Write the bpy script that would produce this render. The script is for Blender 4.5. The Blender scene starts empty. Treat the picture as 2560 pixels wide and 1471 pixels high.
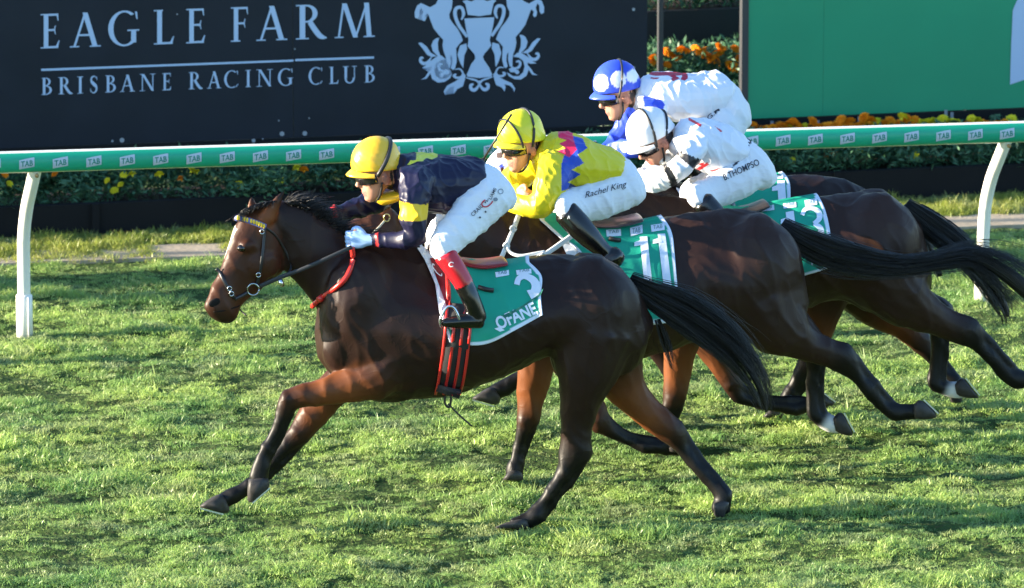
import bpy, bmesh, math, random
import numpy as np
from mathutils import Vector, Matrix, noise
from mathutils.kdtree import KDTree
from mathutils.bvhtree import BVHTree

# ------------------------------------------------------------------ camera, sky, sun, exposure
SC = bpy.context.scene
COL = SC.collection
R = math.radians
PITCH = R(11.5); CAM_H = 7.1; FPX = 15000.0; IW, IH = 2560.0, 1471.0
cam_d = bpy.data.cameras.new('camera'); cam = bpy.data.objects.new('camera', cam_d); COL.objects.link(cam)
cam.location = (0, 0, CAM_H); cam.rotation_euler = (R(90) - PITCH, 0, 0)
cam_d.sensor_width = 36; cam_d.sensor_fit = 'HORIZONTAL'; cam_d.lens = 36 * FPX / IW
cam_d.clip_start = 0.5; cam_d.clip_end = 2000
cam_d.dof.use_dof = True; cam_d.dof.focus_distance = 30.2; cam_d.dof.aperture_fstop = 5.0
SC.camera = cam

SUN_EL = R(12); SUN_BACK = R(-5)          # light comes from the left, slightly from beyond the rail
sun_from = Vector((-math.cos(SUN_BACK) * math.cos(SUN_EL), math.sin(SUN_BACK) * math.cos(SUN_EL), math.sin(SUN_EL)))
world = bpy.data.worlds.new('World'); SC.world = world; world.use_nodes = True
nt = world.node_tree; nt.nodes.clear()
wo = nt.nodes.new('ShaderNodeOutputWorld'); bg = nt.nodes.new('ShaderNodeBackground'); sky = nt.nodes.new('ShaderNodeTexSky')
sky.sky_type = 'NISHITA'; sky.sun_disc = False; sky.sun_elevation = SUN_EL
sky.sun_rotation = math.atan2(sun_from.x, sun_from.y)
sky.air_density = 1.0; sky.dust_density = 0.3; sky.ozone_density = 3.0
bg.inputs[1].default_value = 0.128
nt.links.new(sky.outputs[0], bg.inputs[0]); nt.links.new(bg.outputs[0], wo.inputs[0])
sun_d = bpy.data.lights.new('sun', 'SUN'); sun = bpy.data.objects.new('sun', sun_d); COL.objects.link(sun)
sun_d.energy = 5.0; sun_d.angle = R(0.55); sun_d.color = (1.0, 0.86, 0.66)
sun.rotation_euler = sun_from.to_track_quat('Z', 'Y').to_euler(); sun.location = (-20, 30, 20)
vs = SC.view_settings; vs.view_transform = 'Standard'; vs.look = 'None'; vs.gamma = 1; vs.use_curve_mapping = False
vs.exposure = 2.1
SC.cycles.use_denoising = True
SC.cycles.max_bounces = 6; SC.cycles.diffuse_bounces = 3; SC.cycles.transparent_max_bounces = 8

# ------------------------------------------------------------------ pixel <-> place
FWD = np.array((0, math.cos(PITCH), -math.sin(PITCH))); UP = np.array((0, math.sin(PITCH), math.cos(PITCH))); RT = np.array((1.0, 0, 0))
CAM = np.array((0, 0, CAM_H))
def ray(u, v): return FWD * FPX + RT * (u - IW / 2) + UP * (IH / 2 - v)
def ground(u, v, z=0.0):
    d = ray(u, v); t = (z - CAM[2]) / d[2]; return CAM + d * t
def topx(P):
    Q = np.asarray(P) - CAM
    w = Q @ FWD
    return IW / 2 + FPX * (Q @ RT) / w, IH / 2 - FPX * (Q @ UP) / w
class Frame:
    """a vertical plane through a ground point, turned by yaw; lat counts towards the camera"""
    def __init__(s, u, v, yaw):
        s.o = ground(u, v); s.es = np.array((math.cos(yaw), math.sin(yaw), 0)); s.en = np.array((math.sin(yaw), -math.cos(yaw), 0))
    @classmethod
    def line(c, a, b):
        A = ground(*a); B = ground(*b); f = c(a[0], a[1], math.atan2(B[1] - A[1], B[0] - A[0])); return f
    def P(s, u, v, lat=0.0):
        d = ray(u, v); o = s.o + s.en * lat
        t = ((o - CAM) @ s.en) / (d @ s.en); return CAM + d * t
    def scale(s, u, v): return FPX / ((s.P(u, v) - CAM) @ FWD)
    def shifted(s, lat):
        f = object.__new__(Frame); f.o = s.o + s.en * lat; f.es = s.es; f.en = s.en; return f

# ------------------------------------------------------------------ materials
MATS = {}
def mat(name, col, rough=0.5, spec=0.5, metal=0.0, var=0.0, vscale=8.0, bump=0.0, bscale=60.0, sheen=0.0, attr=None, trans=0.0, coat=0.0, bstretch=None, vein=0.0):
    if name in MATS: return MATS[name]
    m = bpy.data.materials.new(name); m.use_nodes = True; n = m.node_tree.nodes; L = m.node_tree.links
    b = n['Principled BSDF']; b.inputs['Roughness'].default_value = rough; b.inputs['Specular IOR Level'].default_value = spec
    b.inputs['Metallic'].default_value = metal; b.inputs['Sheen Weight'].default_value = sheen; b.inputs['Coat Weight'].default_value = coat
    src = None
    if attr:
        a = n.new('ShaderNodeAttribute'); a.attribute_name = attr; src = a.outputs['Color']
    tc = n.new('ShaderNodeTexCoord')
    if var > 0:
        nz = n.new('ShaderNodeTexNoise'); nz.inputs['Scale'].default_value = vscale; nz.inputs['Detail'].default_value = 5
        L.new(tc.outputs['Object'], nz.inputs['Vector'])
        mr = n.new('ShaderNodeMapRange'); mr.inputs[1].default_value = .25; mr.inputs[2].default_value = .75
        mr.inputs[3].default_value = 1 - var; mr.inputs[4].default_value = 1 + var; L.new(nz.outputs[0], mr.inputs[0])
        mx = n.new('ShaderNodeVectorMath'); mx.operation = 'SCALE'
        if src: L.new(src, mx.inputs[0])
        else: mx.inputs[0].default_value = col[:3]
        L.new(mr.outputs[0], mx.inputs['Scale']); src = mx.outputs[0]
    if src: L.new(src, b.inputs['Base Color'])
    else: b.inputs['Base Color'].default_value = (*col[:3], 1)
    if vein > 0:
        vn = n.new('ShaderNodeTexNoise'); vn.inputs['Scale'].default_value = 5; vn.inputs['Detail'].default_value = 2; vn.inputs['Distortion'].default_value = 1.2; L.new(tc.outputs['Object'], vn.inputs['Vector'])
        sb_ = n.new('ShaderNodeMath'); sb_.operation = 'SUBTRACT'; sb_.inputs[1].default_value = .5; L.new(vn.outputs[0], sb_.inputs[0]); ab = n.new('ShaderNodeMath'); ab.operation = 'ABSOLUTE'; L.new(sb_.outputs[0], ab.inputs[0])
        vm = n.new('ShaderNodeMapRange'); vm.interpolation_type = 'SMOOTHSTEP'; vm.inputs[1].default_value = 0; vm.inputs[2].default_value = .03; vm.inputs[3].default_value = 1; vm.inputs[4].default_value = 0; L.new(ab.outputs[0], vm.inputs[0])
        vb = n.new('ShaderNodeBump'); vb.inputs['Strength'].default_value = vein; vb.inputs['Distance'].default_value = .006; L.new(vm.outputs[0], vb.inputs['Height']); L.new(vb.outputs[0], b.inputs['Normal'])
    if bump > 0:
        nz = n.new('ShaderNodeTexNoise'); nz.inputs['Scale'].default_value = bscale; nz.inputs['Detail'].default_value = 4
        if bstretch:
            mp = n.new('ShaderNodeMapping'); mp.inputs['Scale'].default_value = bstretch; L.new(tc.outputs['Object'], mp.inputs[0]); L.new(mp.outputs[0], nz.inputs['Vector'])
        else: L.new(tc.outputs['Object'], nz.inputs['Vector'])
        bp = n.new('ShaderNodeBump'); bp.inputs['Strength'].default_value = bump; bp.inputs['Distance'].default_value = .01
        L.new(nz.outputs[0], bp.inputs['Height']); L.new(bp.outputs[0], b.inputs['Normal'])
        if vein > 0: L.new(vb.outputs[0], bp.inputs['Normal'])
    if trans > 0:
        tr = n.new('ShaderNodeBsdfTranslucent'); ms = n.new('ShaderNodeMixShader'); ms.inputs[0].default_value = trans
        if src: L.new(src, tr.inputs[0])
        else: tr.inputs[0].default_value = (*col[:3], 1)
        L.new(b.outputs[0], ms.inputs[1]); L.new(tr.outputs[0], ms.inputs[2]); L.new(ms.outputs[0], n['Material Output'].inputs[0])
    MATS[name] = m; return m

# ------------------------------------------------------------------ objects
def empty(name, loc, label, cat, group=None, kind=None):
    o = bpy.data.objects.new(name, None); COL.objects.link(o); o.location = Vector(loc); o.empty_display_size = .2
    tag(o, label, cat, group, kind); return o
def tag(o, label=None, cat=None, group=None, kind=None):
    if label: o['label'] = label
    if cat: o['category'] = cat
    if group: o['group'] = group
    if kind: o['kind'] = kind
    return o
def worg(p):
    v = Vector((0, 0, 0))
    while p is not None: v = v + p.location; p = p.parent
    return v
def mk(name, V, F, m, parent=None, smooth=True, org=None, mi=None, cols=None):
    V = np.asarray([tuple(v) for v in V], dtype=float) if not isinstance(V, np.ndarray) else V
    o = worg(parent) if parent is not None else Vector(org if org is not None else (0, 0, 0))
    me = bpy.data.meshes.new(name); me.from_pydata((V - np.array(o)).tolist(), [], [tuple(int(i) for i in f) for f in F]); me.update()
    return mko(name, me, m, parent, smooth, mi, cols, o)
def mko(name, me, m, parent=None, smooth=True, mi=None, cols=None, org=None):
    for x in (m if isinstance(m, (list, tuple)) else [m]): me.materials.append(x)
    if mi is not None: me.polygons.foreach_set('material_index', np.asarray(mi, dtype=np.int32))
    me.polygons.foreach_set('use_smooth', [smooth] * len(me.polygons))
    if cols is not None:
        at = me.color_attributes.new('Col', 'FLOAT_COLOR', 'POINT')
        at.data.foreach_set('color', np.concatenate([cols, np.ones((len(cols), 1))], 1).astype(np.float32).ravel())
    ob = bpy.data.objects.new(name, me); COL.objects.link(ob)
    if parent is not None: ob.parent = parent
    elif org is not None: ob.location = org
    return ob
class MB:
    """gathers closed pieces into one mesh"""
    def __init__(s): s.V = []; s.F = []; s.M = []; s.n = 0
    def add(s, V, F, mi=0):
        s.V.append(np.asarray(V, dtype=float)); s.F += [tuple(i + s.n for i in f) for f in F]; s.M += [mi] * len(F); s.n += len(V)
    def build(s, name, m, parent=None, smooth=False, org=None):
        return mk(name, np.concatenate(s.V), s.F, m, parent, smooth, org, s.M)
def box_axes(c, ax, ay, az):
    c, ax, ay, az = map(np.asarray, (c, ax, ay, az))
    V = [c + sx * ax + sy * ay + sz * az for sz in (-1, 1) for sy in (-1, 1) for sx in (-1, 1)]
    return V, [(0, 2, 3, 1), (4, 5, 7, 6), (0, 1, 5, 4), (2, 6, 7, 3), (0, 4, 6, 2), (1, 3, 7, 5)]
def tube(pts, r, n=8, flat=None):
    """swept tube; flat=(axis, ratio) squashes it along an axis"""
    P = [np.asarray(p, dtype=float) for p in pts]; V = []; F = []
    rr = r if isinstance(r, (list, tuple, np.ndarray)) else [r] * len(P)
    for i, p in enumerate(P):
        t = P[min(i + 1, len(P) - 1)] - P[max(i - 1, 0)]; t = t / (np.linalg.norm(t) + 1e-12)
        a = np.cross(t, (0, 0, 1)) if abs(t[2]) < .95 else np.cross(t, (0, 1, 0)); a /= np.linalg.norm(a); b = np.cross(t, a)
        for k in range(n):
            q = a * math.cos(2 * math.pi * k / n) + b * math.sin(2 * math.pi * k / n)
            if flat is not None:
                ax = np.asarray(flat[0]); q = q - ax * (q @ ax) * (1 - flat[1])
            V.append(p + q * rr[i])
    for i in range(len(P) - 1):
        for k in range(n): F.append((i * n + k, i * n + (k + 1) % n, (i + 1) * n + (k + 1) % n, (i + 1) * n + k))
    F.append(tuple(range(n))[::-1]); F.append(tuple((len(P) - 1) * n + k for k in range(n)))
    return V, F
def cr(P, sub):
    """Catmull-Rom through rows of P"""
    P = np.asarray(P, dtype=float); out = []
    for i in range(len(P) - 1):
        p0 = P[max(i - 1, 0)]; p1 = P[i]; p2 = P[i + 1]; p3 = P[min(i + 2, len(P) - 1)]
        for k in range(sub):
            t = k / sub
            out.append(.5 * ((2 * p1) + (-p0 + p2) * t + (2 * p0 - 5 * p1 + 4 * p2 - p3) * t * t + (-p0 + 3 * p1 - 3 * p2 + p3) * t ** 3))
    out.append(P[-1]); return np.array(out)
class Loft:
    def __init__(s, st, cols, sub=4, n=18, step=False, lid=0, peak=0.0):
        """st rows: centre(3) a(3) b(3); cols rows rgb"""
        S = cr(st, sub); s.c, s.a, s.b = S[:, :3], S[:, 3:6], S[:, 6:9]; C = np.asarray(cols, dtype=float); cc = []
        for i in range(len(C) - 1):
            for k in range(sub): cc.append(C[i] if step else C[i] + (C[i + 1] - C[i]) * k / sub)
        cc.append(C[-1]); s.col = np.array(cc); s.n = n; s.lid = lid; s.peak = peak
    def mesh(s, infl=0.0, mul=1.0):
        n = s.n; V = []; F = []; C = []
        la = np.linalg.norm(s.a, axis=1); lb = np.linalg.norm(s.b, axis=1)
        m = len(s.c)
        def ring(i, k, off):
            a = s.a[i] * ((la[i] * mul + infl) / la[i]) * k; b = s.b[i] * ((lb[i] * mul + infl) / lb[i]) * k
            for j in range(n):
                p = 2 * math.pi * j / n; V.append(s.c[i] + off + a * math.cos(p) + b * math.sin(p) * (1 - s.peak * max(0, math.cos(p)) ** 1.5)); C.append(s.col[i])
        t0 = s.c[0] - s.c[1]; t0 = t0 / np.linalg.norm(t0); t1 = s.c[-1] - s.c[-2]; t1 = t1 / np.linalg.norm(t1)
        r0 = min(la[0], lb[0]); r1 = min(la[-1], lb[-1])
        ring(0, .7, t0 * r0 * .35)
        for i in range(m): ring(i, 1, 0)
        ring(m - 1, .7, t1 * r1 * .35)
        for i in range(m + 1):
            for j in range(n): F.append((i * n + j, i * n + (j + 1) % n, (i + 1) * n + (j + 1) % n, (i + 1) * n + j))
        V.append(s.c[0] + t0 * r0 * .5); C.append(s.col[0]); V.append(s.c[-1] + t1 * r1 * .5); C.append(s.col[-1]); q = len(V)
        for j in range(n):
            F.append((q - 2, (j + 1) % n, j)); F.append((q - 1, (m + 1) * n + j, (m + 1) * n + (j + 1) % n))
        return np.array(V), F, np.array(C)
def outl(fr, rows, col, sub=4, n=20, cols=None, step=False, lid=0, peak=0.0):
    """stations from two outline pixels: (tx,ty,bx,by,halfwidth[,lat])"""
    st = []
    for r in rows:
        lat = r[5] if len(r) > 5 else 0
        t = fr.P(r[0], r[1], lat); b = fr.P(r[2], r[3], lat)
        st.append(np.concatenate([(t + b) / 2, (t - b) / 2, fr.en * r[4]]))
    return Loft(st, cols if cols is not None else [col] * len(st), sub, n, step, lid, peak)
def limb(fr, rows, col, sub=4, n=14, cols=None, ratio=.85, step=False, lid=0):
    """stations from centre pixel, width in pixels and lateral offset: (x,y,w,lat[,ratio])"""
    st = []; P = [np.array(r[:2], dtype=float) for r in rows]
    for i, r in enumerate(rows):
        t = P[min(i + 1, len(P) - 1)] - P[max(i - 1, 0)]; t /= np.linalg.norm(t); nrm = np.array((-t[1], t[0]))
        a0 = P[i] + nrm * r[2] / 2; a1 = P[i] - nrm * r[2] / 2; lat = r[3]
        A = fr.P(*a0, lat); B = fr.P(*a1, lat); h = np.linalg.norm(A - B) / 2
        st.append(np.concatenate([(A + B) / 2, (A - B) / 2, fr.en * h * (r[4] if len(r) > 4 else ratio)]))
    return Loft(st, cols if cols is not None else [col] * len(st), sub, n, step, lid)
def yawed(l, piv, ang):
    c, s = math.cos(ang), math.sin(ang); Rm = np.array(((c, -s, 0), (s, c, 0), (0, 0, 1)))
    l.c = (l.c - piv) @ Rm.T + piv; l.a = l.a @ Rm.T; l.b = l.b @ Rm.T; return l
def ball(c, ax, col, lid=0):
    """ellipsoid as a loft along ax[0]"""
    c = np.asarray(c, dtype=float); a0, a1, a2 = [np.asarray(x, dtype=float) for x in ax]; st = []
    for k in (-.93, -.7, -.35, 0, .35, .7, .93):
        q = math.sqrt(1 - k * k); st.append(np.concatenate([c + a0 * k, a1 * q, a2 * q]))
    return Loft(st, [col] * 7, 2, 12, False, lid)
def fuse(lofts, voxel, smooth=4, infl=0.0, mul=1.0, wr=0.0, wscale=14.0, paint=None, sf=.5, seed=0, csm=0, soft=None):
    """one continuous skin over overlapping lofts; returns mesh in place coordinates and vertex colours"""
    V = []; F = []; n = 0; SP = []; SC_ = []; SI = []
    for l in lofts:
        v, f, c = l.mesh(infl, mul); V.append(v); F += [tuple(i + n for i in q) for q in f]; n += len(v)
        SP.append(v); SC_.append(c); SI += [l.lid] * len(v)
    V = np.concatenate(V); SP = np.concatenate(SP); SCc = np.concatenate(SC_)
    org = V.mean(0)
    me = bpy.data.meshes.new('tmp'); me.from_pydata((V - org).tolist(), [], F)
    ob = bpy.data.objects.new('tmp', me); COL.objects.link(ob)
    md = ob.modifiers.new('r', 'REMESH'); md.mode = 'VOXEL'; md.voxel_size = voxel
    if smooth:
        sm = ob.modifiers.new('s', 'SMOOTH'); sm.factor = sf; sm.iterations = smooth
    dg = bpy.context.evaluated_depsgraph_get(); out = bpy.data.meshes.new_from_object(ob.evaluated_get(dg))
    bpy.data.objects.remove(ob); bpy.data.meshes.remove(me)
    nv = len(out.vertices); co = np.empty(nv * 3); out.vertices.foreach_get('co', co); co = co.reshape(-1, 3) + org
    nor = np.empty(nv * 3); out.vertices.foreach_get('normal', nor); nor = nor.reshape(-1, 3)
    kd = KDTree(len(SP))
    for i, p in enumerate(SP): kd.insert(p, i)
    kd.balance()
    idx = np.array([kd.find(p)[1] for p in co]); cols = SCc[idx].copy(); lid = np.array(SI)[idx]
    if csm or soft:
        ed = np.empty(len(out.edges) * 2, dtype=np.int32); out.edges.foreach_get('vertices', ed); ed = ed.reshape(-1, 2)
        if soft:
            wgt = np.isin(lid, soft[0]).astype(float)
            for _ in range(6):
                acc = wgt.copy(); cnt = np.ones(nv); np.add.at(acc, ed[:, 0], wgt[ed[:, 1]]); np.add.at(acc, ed[:, 1], wgt[ed[:, 0]]); np.add.at(cnt, ed.ravel(), 1); wgt = acc / cnt
            for _ in range(soft[1]):
                acc = co.copy(); cnt = np.ones(nv); np.add.at(acc, ed[:, 0], co[ed[:, 1]]); np.add.at(acc, ed[:, 1], co[ed[:, 0]]); np.add.at(cnt, ed.ravel(), 1); co = co + (acc / cnt[:, None] - co) * wgt[:, None]
        for _ in range(csm):
            acc = cols.copy(); cnt = np.ones(nv); np.add.at(acc, ed[:, 0], cols[ed[:, 1]]); np.add.at(acc, ed[:, 1], cols[ed[:, 0]]); np.add.at(cnt, ed[:, 0], 1); np.add.at(cnt, ed[:, 1], 1); cols = acc / cnt[:, None]
    if wr > 0:
        def fold(p, s, o): return (1 - min(1, 2.2 * abs(noise.noise(Vector((p[0] * s + p[2] * s * .5 + o, p[1] * s, p[2] * s * .45 - p[0] * s * .25)))))) ** 2
        dv = np.array([fold(p, wscale * .55, seed) + .5 * fold(p, wscale * 1.15, seed + 9) - .35 for p in co])
        co = co + nor * (dv * wr)[:, None]
    if paint is not None: cols = paint(co, cols, lid, nor)
    return out, co, cols
def fused(name, lofts, m, parent, voxel, **k):
    me, co, cols = fuse(lofts, voxel, **k)
    o = worg(parent); me.vertices.foreach_set('co', (co - np.array(o)).ravel()); me.update()
    ob = mko(name, me, m, parent, True, None, cols, o); ob['_n'] = 0; del ob['_n']
    return ob
def bvh_of(obs):
    V = []; F = []; n = 0
    for ob in obs:
        o = np.array(worg(ob)); me = ob.data
        co = np.empty(len(me.vertices) * 3); me.vertices.foreach_get('co', co); co = co.reshape(-1, 3) + o
        V += [tuple(p) for p in co]; F += [tuple(i + n for i in p.vertices) for p in me.polygons]; n = len(V)
    return BVHTree.FromPolygons(V, F)
class Drape:
    """puts pixels onto the side of a body that faces the track"""
    def __init__(s, fr, bvh, lat0=.25): s.fr = fr; s.b = bvh; s.l = lat0
    def lat(s, u, v):
        d = Vector(ray(u, v)).normalized(); h = s.b.ray_cast(Vector(CAM), d, 80)
        return None if h[0] is None else (np.array(h[0]) - s.fr.o) @ s.fr.en
    def __call__(s, u, v, off=.004):
        q = s.lat(u, v)
        if q is None: q = s.lat(u, v + 5)
        return s.fr.P(u, v, (s.l if q is None else q) + off)
def inpoly(x, y, poly):
    x = np.asarray(x); y = np.asarray(y); r = np.zeros(x.shape, bool); j = len(poly) - 1
    for i in range(len(poly)):
        xi, yi = poly[i]; xj, yj = poly[j]
        if yi != yj:
            r ^= ((yi > y) != (yj > y)) & (x < (xj - xi) * (y - yi) / (yj - yi) + xi)
        j = i
    return r
# ------------------------------------------------------------------ lettering
TX = {}
def text_shape(s, bold=0.0, shear=0.0, cell=0.0):
    key = (s, bold, shear, cell)
    if key in TX: return TX[key]
    cu = bpy.data.curves.new('t', 'FONT'); cu.body = s; cu.resolution_u = 4; cu.offset = bold; cu.shear = shear
    ob = bpy.data.objects.new('t', cu); COL.objects.link(ob)
    me = bpy.data.meshes.new_from_object(ob.evaluated_get(bpy.context.evaluated_depsgraph_get()))
    bpy.data.objects.remove(ob)
    bm = bmesh.new(); bm.from_mesh(me); bmesh.ops.triangulate(bm, faces=bm.faces)
    xs = [v.co.x for v in bm.verts]; ys = [v.co.y for v in bm.verts]; x0, x1, y0, y1 = min(xs), max(xs), min(ys), max(ys)
    for v in bm.verts: v.co = ((v.co.x - x0) / (x1 - x0), (v.co.y - y0) / (y1 - y0), 0)
    if cell > 0:
        for ax in (0, 1):
            for k in range(1, int(1 / cell)):
                co = [0, 0, 0]; no = [0, 0, 0]; co[ax] = k * cell; no[ax] = 1
                bmesh.ops.bisect_plane(bm, geom=bm.verts[:] + bm.edges[:] + bm.faces[:], plane_co=co, plane_no=no)
        bmesh.ops.triangulate(bm, faces=bm.faces)
    bm.verts.index_update()
    r = ([(v.co.x, v.co.y) for v in bm.verts], [tuple(v.index for v in f.verts) for f in bm.faces]); bm.free(); TX[key] = r
    return r
def put_text(name, s, mp, o, ex, ey, m, parent, off=.004, bold=0.0, shear=0.0, cell=0.0):
    """o = lower left pixel, ex = pixel vector along the whole line, ey = pixel vector of its height"""
    V, F = text_shape(s, bold, shear, cell)
    W = [mp(o[0] + ex[0] * x + ey[0] * y, o[1] + ex[1] * x + ey[1] * y, off) for x, y in V]
    return mk(name, W, F, m, parent, False)
def put_poly(name, polys, mp, m, parent, off=.003, dstep=.0004, cell=None):
    V = []; F = []; n = 0
    for k, p in enumerate(polys):
        bm = bmesh.new(); f = bm.faces.new([bm.verts.new((x, y, 0)) for x, y in p]); bmesh.ops.triangulate(bm, faces=[f])
        if cell:
            for ax in (0, 1):
                lo = min(q[ax] for q in p); hi = max(q[ax] for q in p); c = lo + cell
                while c < hi:
                    co = [0, 0, 0]; no = [0, 0, 0]; co[ax] = c; no[ax] = 1
                    bmesh.ops.bisect_plane(bm, geom=bm.verts[:] + bm.edges[:] + bm.faces[:], plane_co=co, plane_no=no); c += cell
            bmesh.ops.triangulate(bm, faces=bm.faces)
        bm.verts.index_update()
        V += [mp(v.co.x, v.co.y, off + k * dstep) for v in bm.verts]; F += [tuple(v.index + n for v in q.verts) for q in bm.faces]; n += len(bm.verts); bm.free()
    return mk(name, V, F, m, parent, False)
def stroke(pts, w, sub=6):
    """ribbon polygons along a smooth pixel path; w per point"""
    P = cr([(*p, ww) for p, ww in zip(pts, w if isinstance(w, (list, tuple)) else [w] * len(pts))], sub); L = []; Rr = []
    for i in range(len(P)):
        t = P[min(i + 1, len(P) - 1), :2] - P[max(i - 1, 0), :2]; t = t / (np.linalg.norm(t) + 1e-9); nn = np.array((-t[1], t[0])) * P[i, 2] / 2
        L.append(P[i, :2] + nn); Rr.append(P[i, :2] - nn)
    return [[tuple(L[i]), tuple(L[i + 1]), tuple(Rr[i + 1]), tuple(Rr[i])] for i in range(len(P) - 1)]

# ================================================================== THE SETTING
rng = np.random.default_rng(7); random.seed(7)
M_white = mat('white_paint', (.78, .78, .76), .45, var=.04)
# ---- ground
def ground_mat(name, c1, c2, c3, s1=3.0, s2=40.0):
    m = bpy.data.materials.new(name); m.use_nodes = True; n = m.node_tree.nodes; L = m.node_tree.links; b = n['Principled BSDF']; b.inputs['Roughness'].default_value = .9
    b.inputs['Specular IOR Level'].default_value = .15
    g = n.new('ShaderNodeNewGeometry'); a = n.new('ShaderNodeTexNoise'); a.inputs['Scale'].default_value = s1; a.inputs['Detail'].default_value = 6
    d = n.new('ShaderNodeTexNoise'); d.inputs['Scale'].default_value = s2; d.inputs['Detail'].default_value = 4
    L.new(g.outputs['Position'], a.inputs['Vector']); L.new(g.outputs['Position'], d.inputs['Vector'])
    r = n.new('ShaderNodeValToRGB'); r.color_ramp.elements[0].color = (*c1, 1); r.color_ramp.elements[1].color = (*c2, 1); r.color_ramp.elements[0].position = .35; r.color_ramp.elements[1].position = .65
    L.new(a.outputs[0], r.inputs[0]); mx = n.new('ShaderNodeMix'); mx.data_type = 'RGBA'; mx.inputs[7].default_value = (*c3, 1)
    r2 = n.new('ShaderNodeMapRange'); r2.inputs[1].default_value = .5; r2.inputs[2].default_value = .75; L.new(d.outputs[0], r2.inputs[0]); L.new(r2.outputs[0], mx.inputs[0])
    L.new(r.outputs[0], mx.inputs[6]); L.new(mx.outputs[2], b.inputs['Base Color'])
    bp = n.new('ShaderNodeBump'); bp.inputs['Strength'].default_value = .6; bp.inputs['Distance'].default_value = .03; L.new(d.outputs[0], bp.inputs['Height']); L.new(bp.outputs[0], b.inputs['Normal'])
    return m
M_turf = ground_mat('turf_ground', (.03, .06, .014), (.05, .09, .02), (.06, .06, .022))
def nz2(x, y, s, o=0.0): return noise.noise(Vector((x * s + o, y * s - o, o * .37)))
KERB = Frame.line((0, 664), (2560, 566))             # near edge of the concrete strip
def lie(x, y):
    """gentle lumps and hoof-worn hollows of the track; level by the kerb and far off"""
    d = (x - KERB.o[0]) * KERB.en[0] + (y - KERB.o[1]) * KERB.en[1]
    k = min(1, max(0, (d - .05) / .5)) * min(1, max(0, (4.9 - abs(x)) / .5)) * min(1, max(0, (y - 26.6) / .4))
    return k * (.022 * nz2(x, y * 1.5, 1.7, 4) + .022 * nz2(x, y * 1.8, 4.2, 2) + .020 * nz2(x, y * 1.7, 9.5, 6) + .014 * nz2(x, y * 1.7, 17, 8)) if k > 0 else 0.0
gxs = [-300, -100, -30, -10] + list(np.arange(-5, 5.01, .05)) + [10, 30, 100, 300]; gys = [-200, -50, 0, 20] + list(np.arange(26.5, 36.6, .05)) + [45, 80, 200, 400]
V = [(x, y, -.01 + lie(x, y)) for y in gys for x in gxs]; nx = len(gxs)
F = [(j * nx + i, j * nx + i + 1, (j + 1) * nx + i + 1, (j + 1) * nx + i) for j in range(len(gys) - 1) for i in range(nx - 1)]
tag(mk('ground', V, F, M_turf), 'wide green turf ground of the racecourse', None, None, 'structure')

BED = Frame.line((0, 602), (2560, 490))              # foot of the black timber bed
RAILB = Frame.line((62, 841), (2455, 757))           # feet of the rail posts
def along(fr, s, lat, z=0.0): return fr.o + fr.es * s + fr.en * lat + np.array((0, 0, z))
M_conc = mat('concrete', (.36, .30, .22), .85, .3, var=.2, vscale=6, bump=.4, bscale=40)
V = []; F = []
for i in range(60):
    s = -12 + i * .5
    V += [along(KERB, s, 0, .012), along(KERB, s, -.40 - .03 * math.sin(i * 1.7), .012), along(KERB, s, 0, -.05), along(KERB, s, -.46, -.05)]
for i in range(59):
    a = 4 * i; F += [(a, a + 4, a + 5, a + 1), (a + 2, a + 6, a + 4, a), (a + 1, a + 5, a + 7, a + 3)]
tag(mk('path', V, F, M_conc, smooth=False), 'pale concrete strip between turf and lawn', None, None, 'structure')

# ---- grass
def blade_tuft(n, rad, h0, h1, w, lean, seed, segs=3):
    g = np.random.default_rng(seed); V = []; F = []
    for _ in range(n):
        r = rad * math.sqrt(g.random()); t = g.random() * 2 * math.pi; x, y = r * math.cos(t), r * math.sin(t)
        h = h0 + (h1 - h0) * g.random() ** 1.6; d = g.random() * 2 * math.pi; k = lean * (.3 + g.random()); f = d + g.normal() * .8 + math.pi / 2
        wx, wy = math.cos(f) * w * (.6 + .8 * g.random()), math.sin(f) * w * (.6 + .8 * g.random()); b = len(V)
        for i in range(segs):
            q = i / segs; bx = x + math.cos(d) * k * h * q * q; by = y + math.sin(d) * k * h * q * q; z = h * q * (1 - .25 * k * q)
            s = 1 - .55 * q; V += [(bx - wx * s / 2, by - wy * s / 2, z), (bx + wx * s / 2, by + wy * s / 2, z)]
        V.append((x + math.cos(d) * k * h, y + math.sin(d) * k * h, h * (1 - .25 * k)))
        for i in range(segs - 1): F.append((b + 2 * i, b + 2 * i + 1, b + 2 * i + 3, b + 2 * i + 2))
        F.append((b + 2 * segs - 2, b + 2 * segs - 1, b + 2 * segs))
    return V, F
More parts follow.
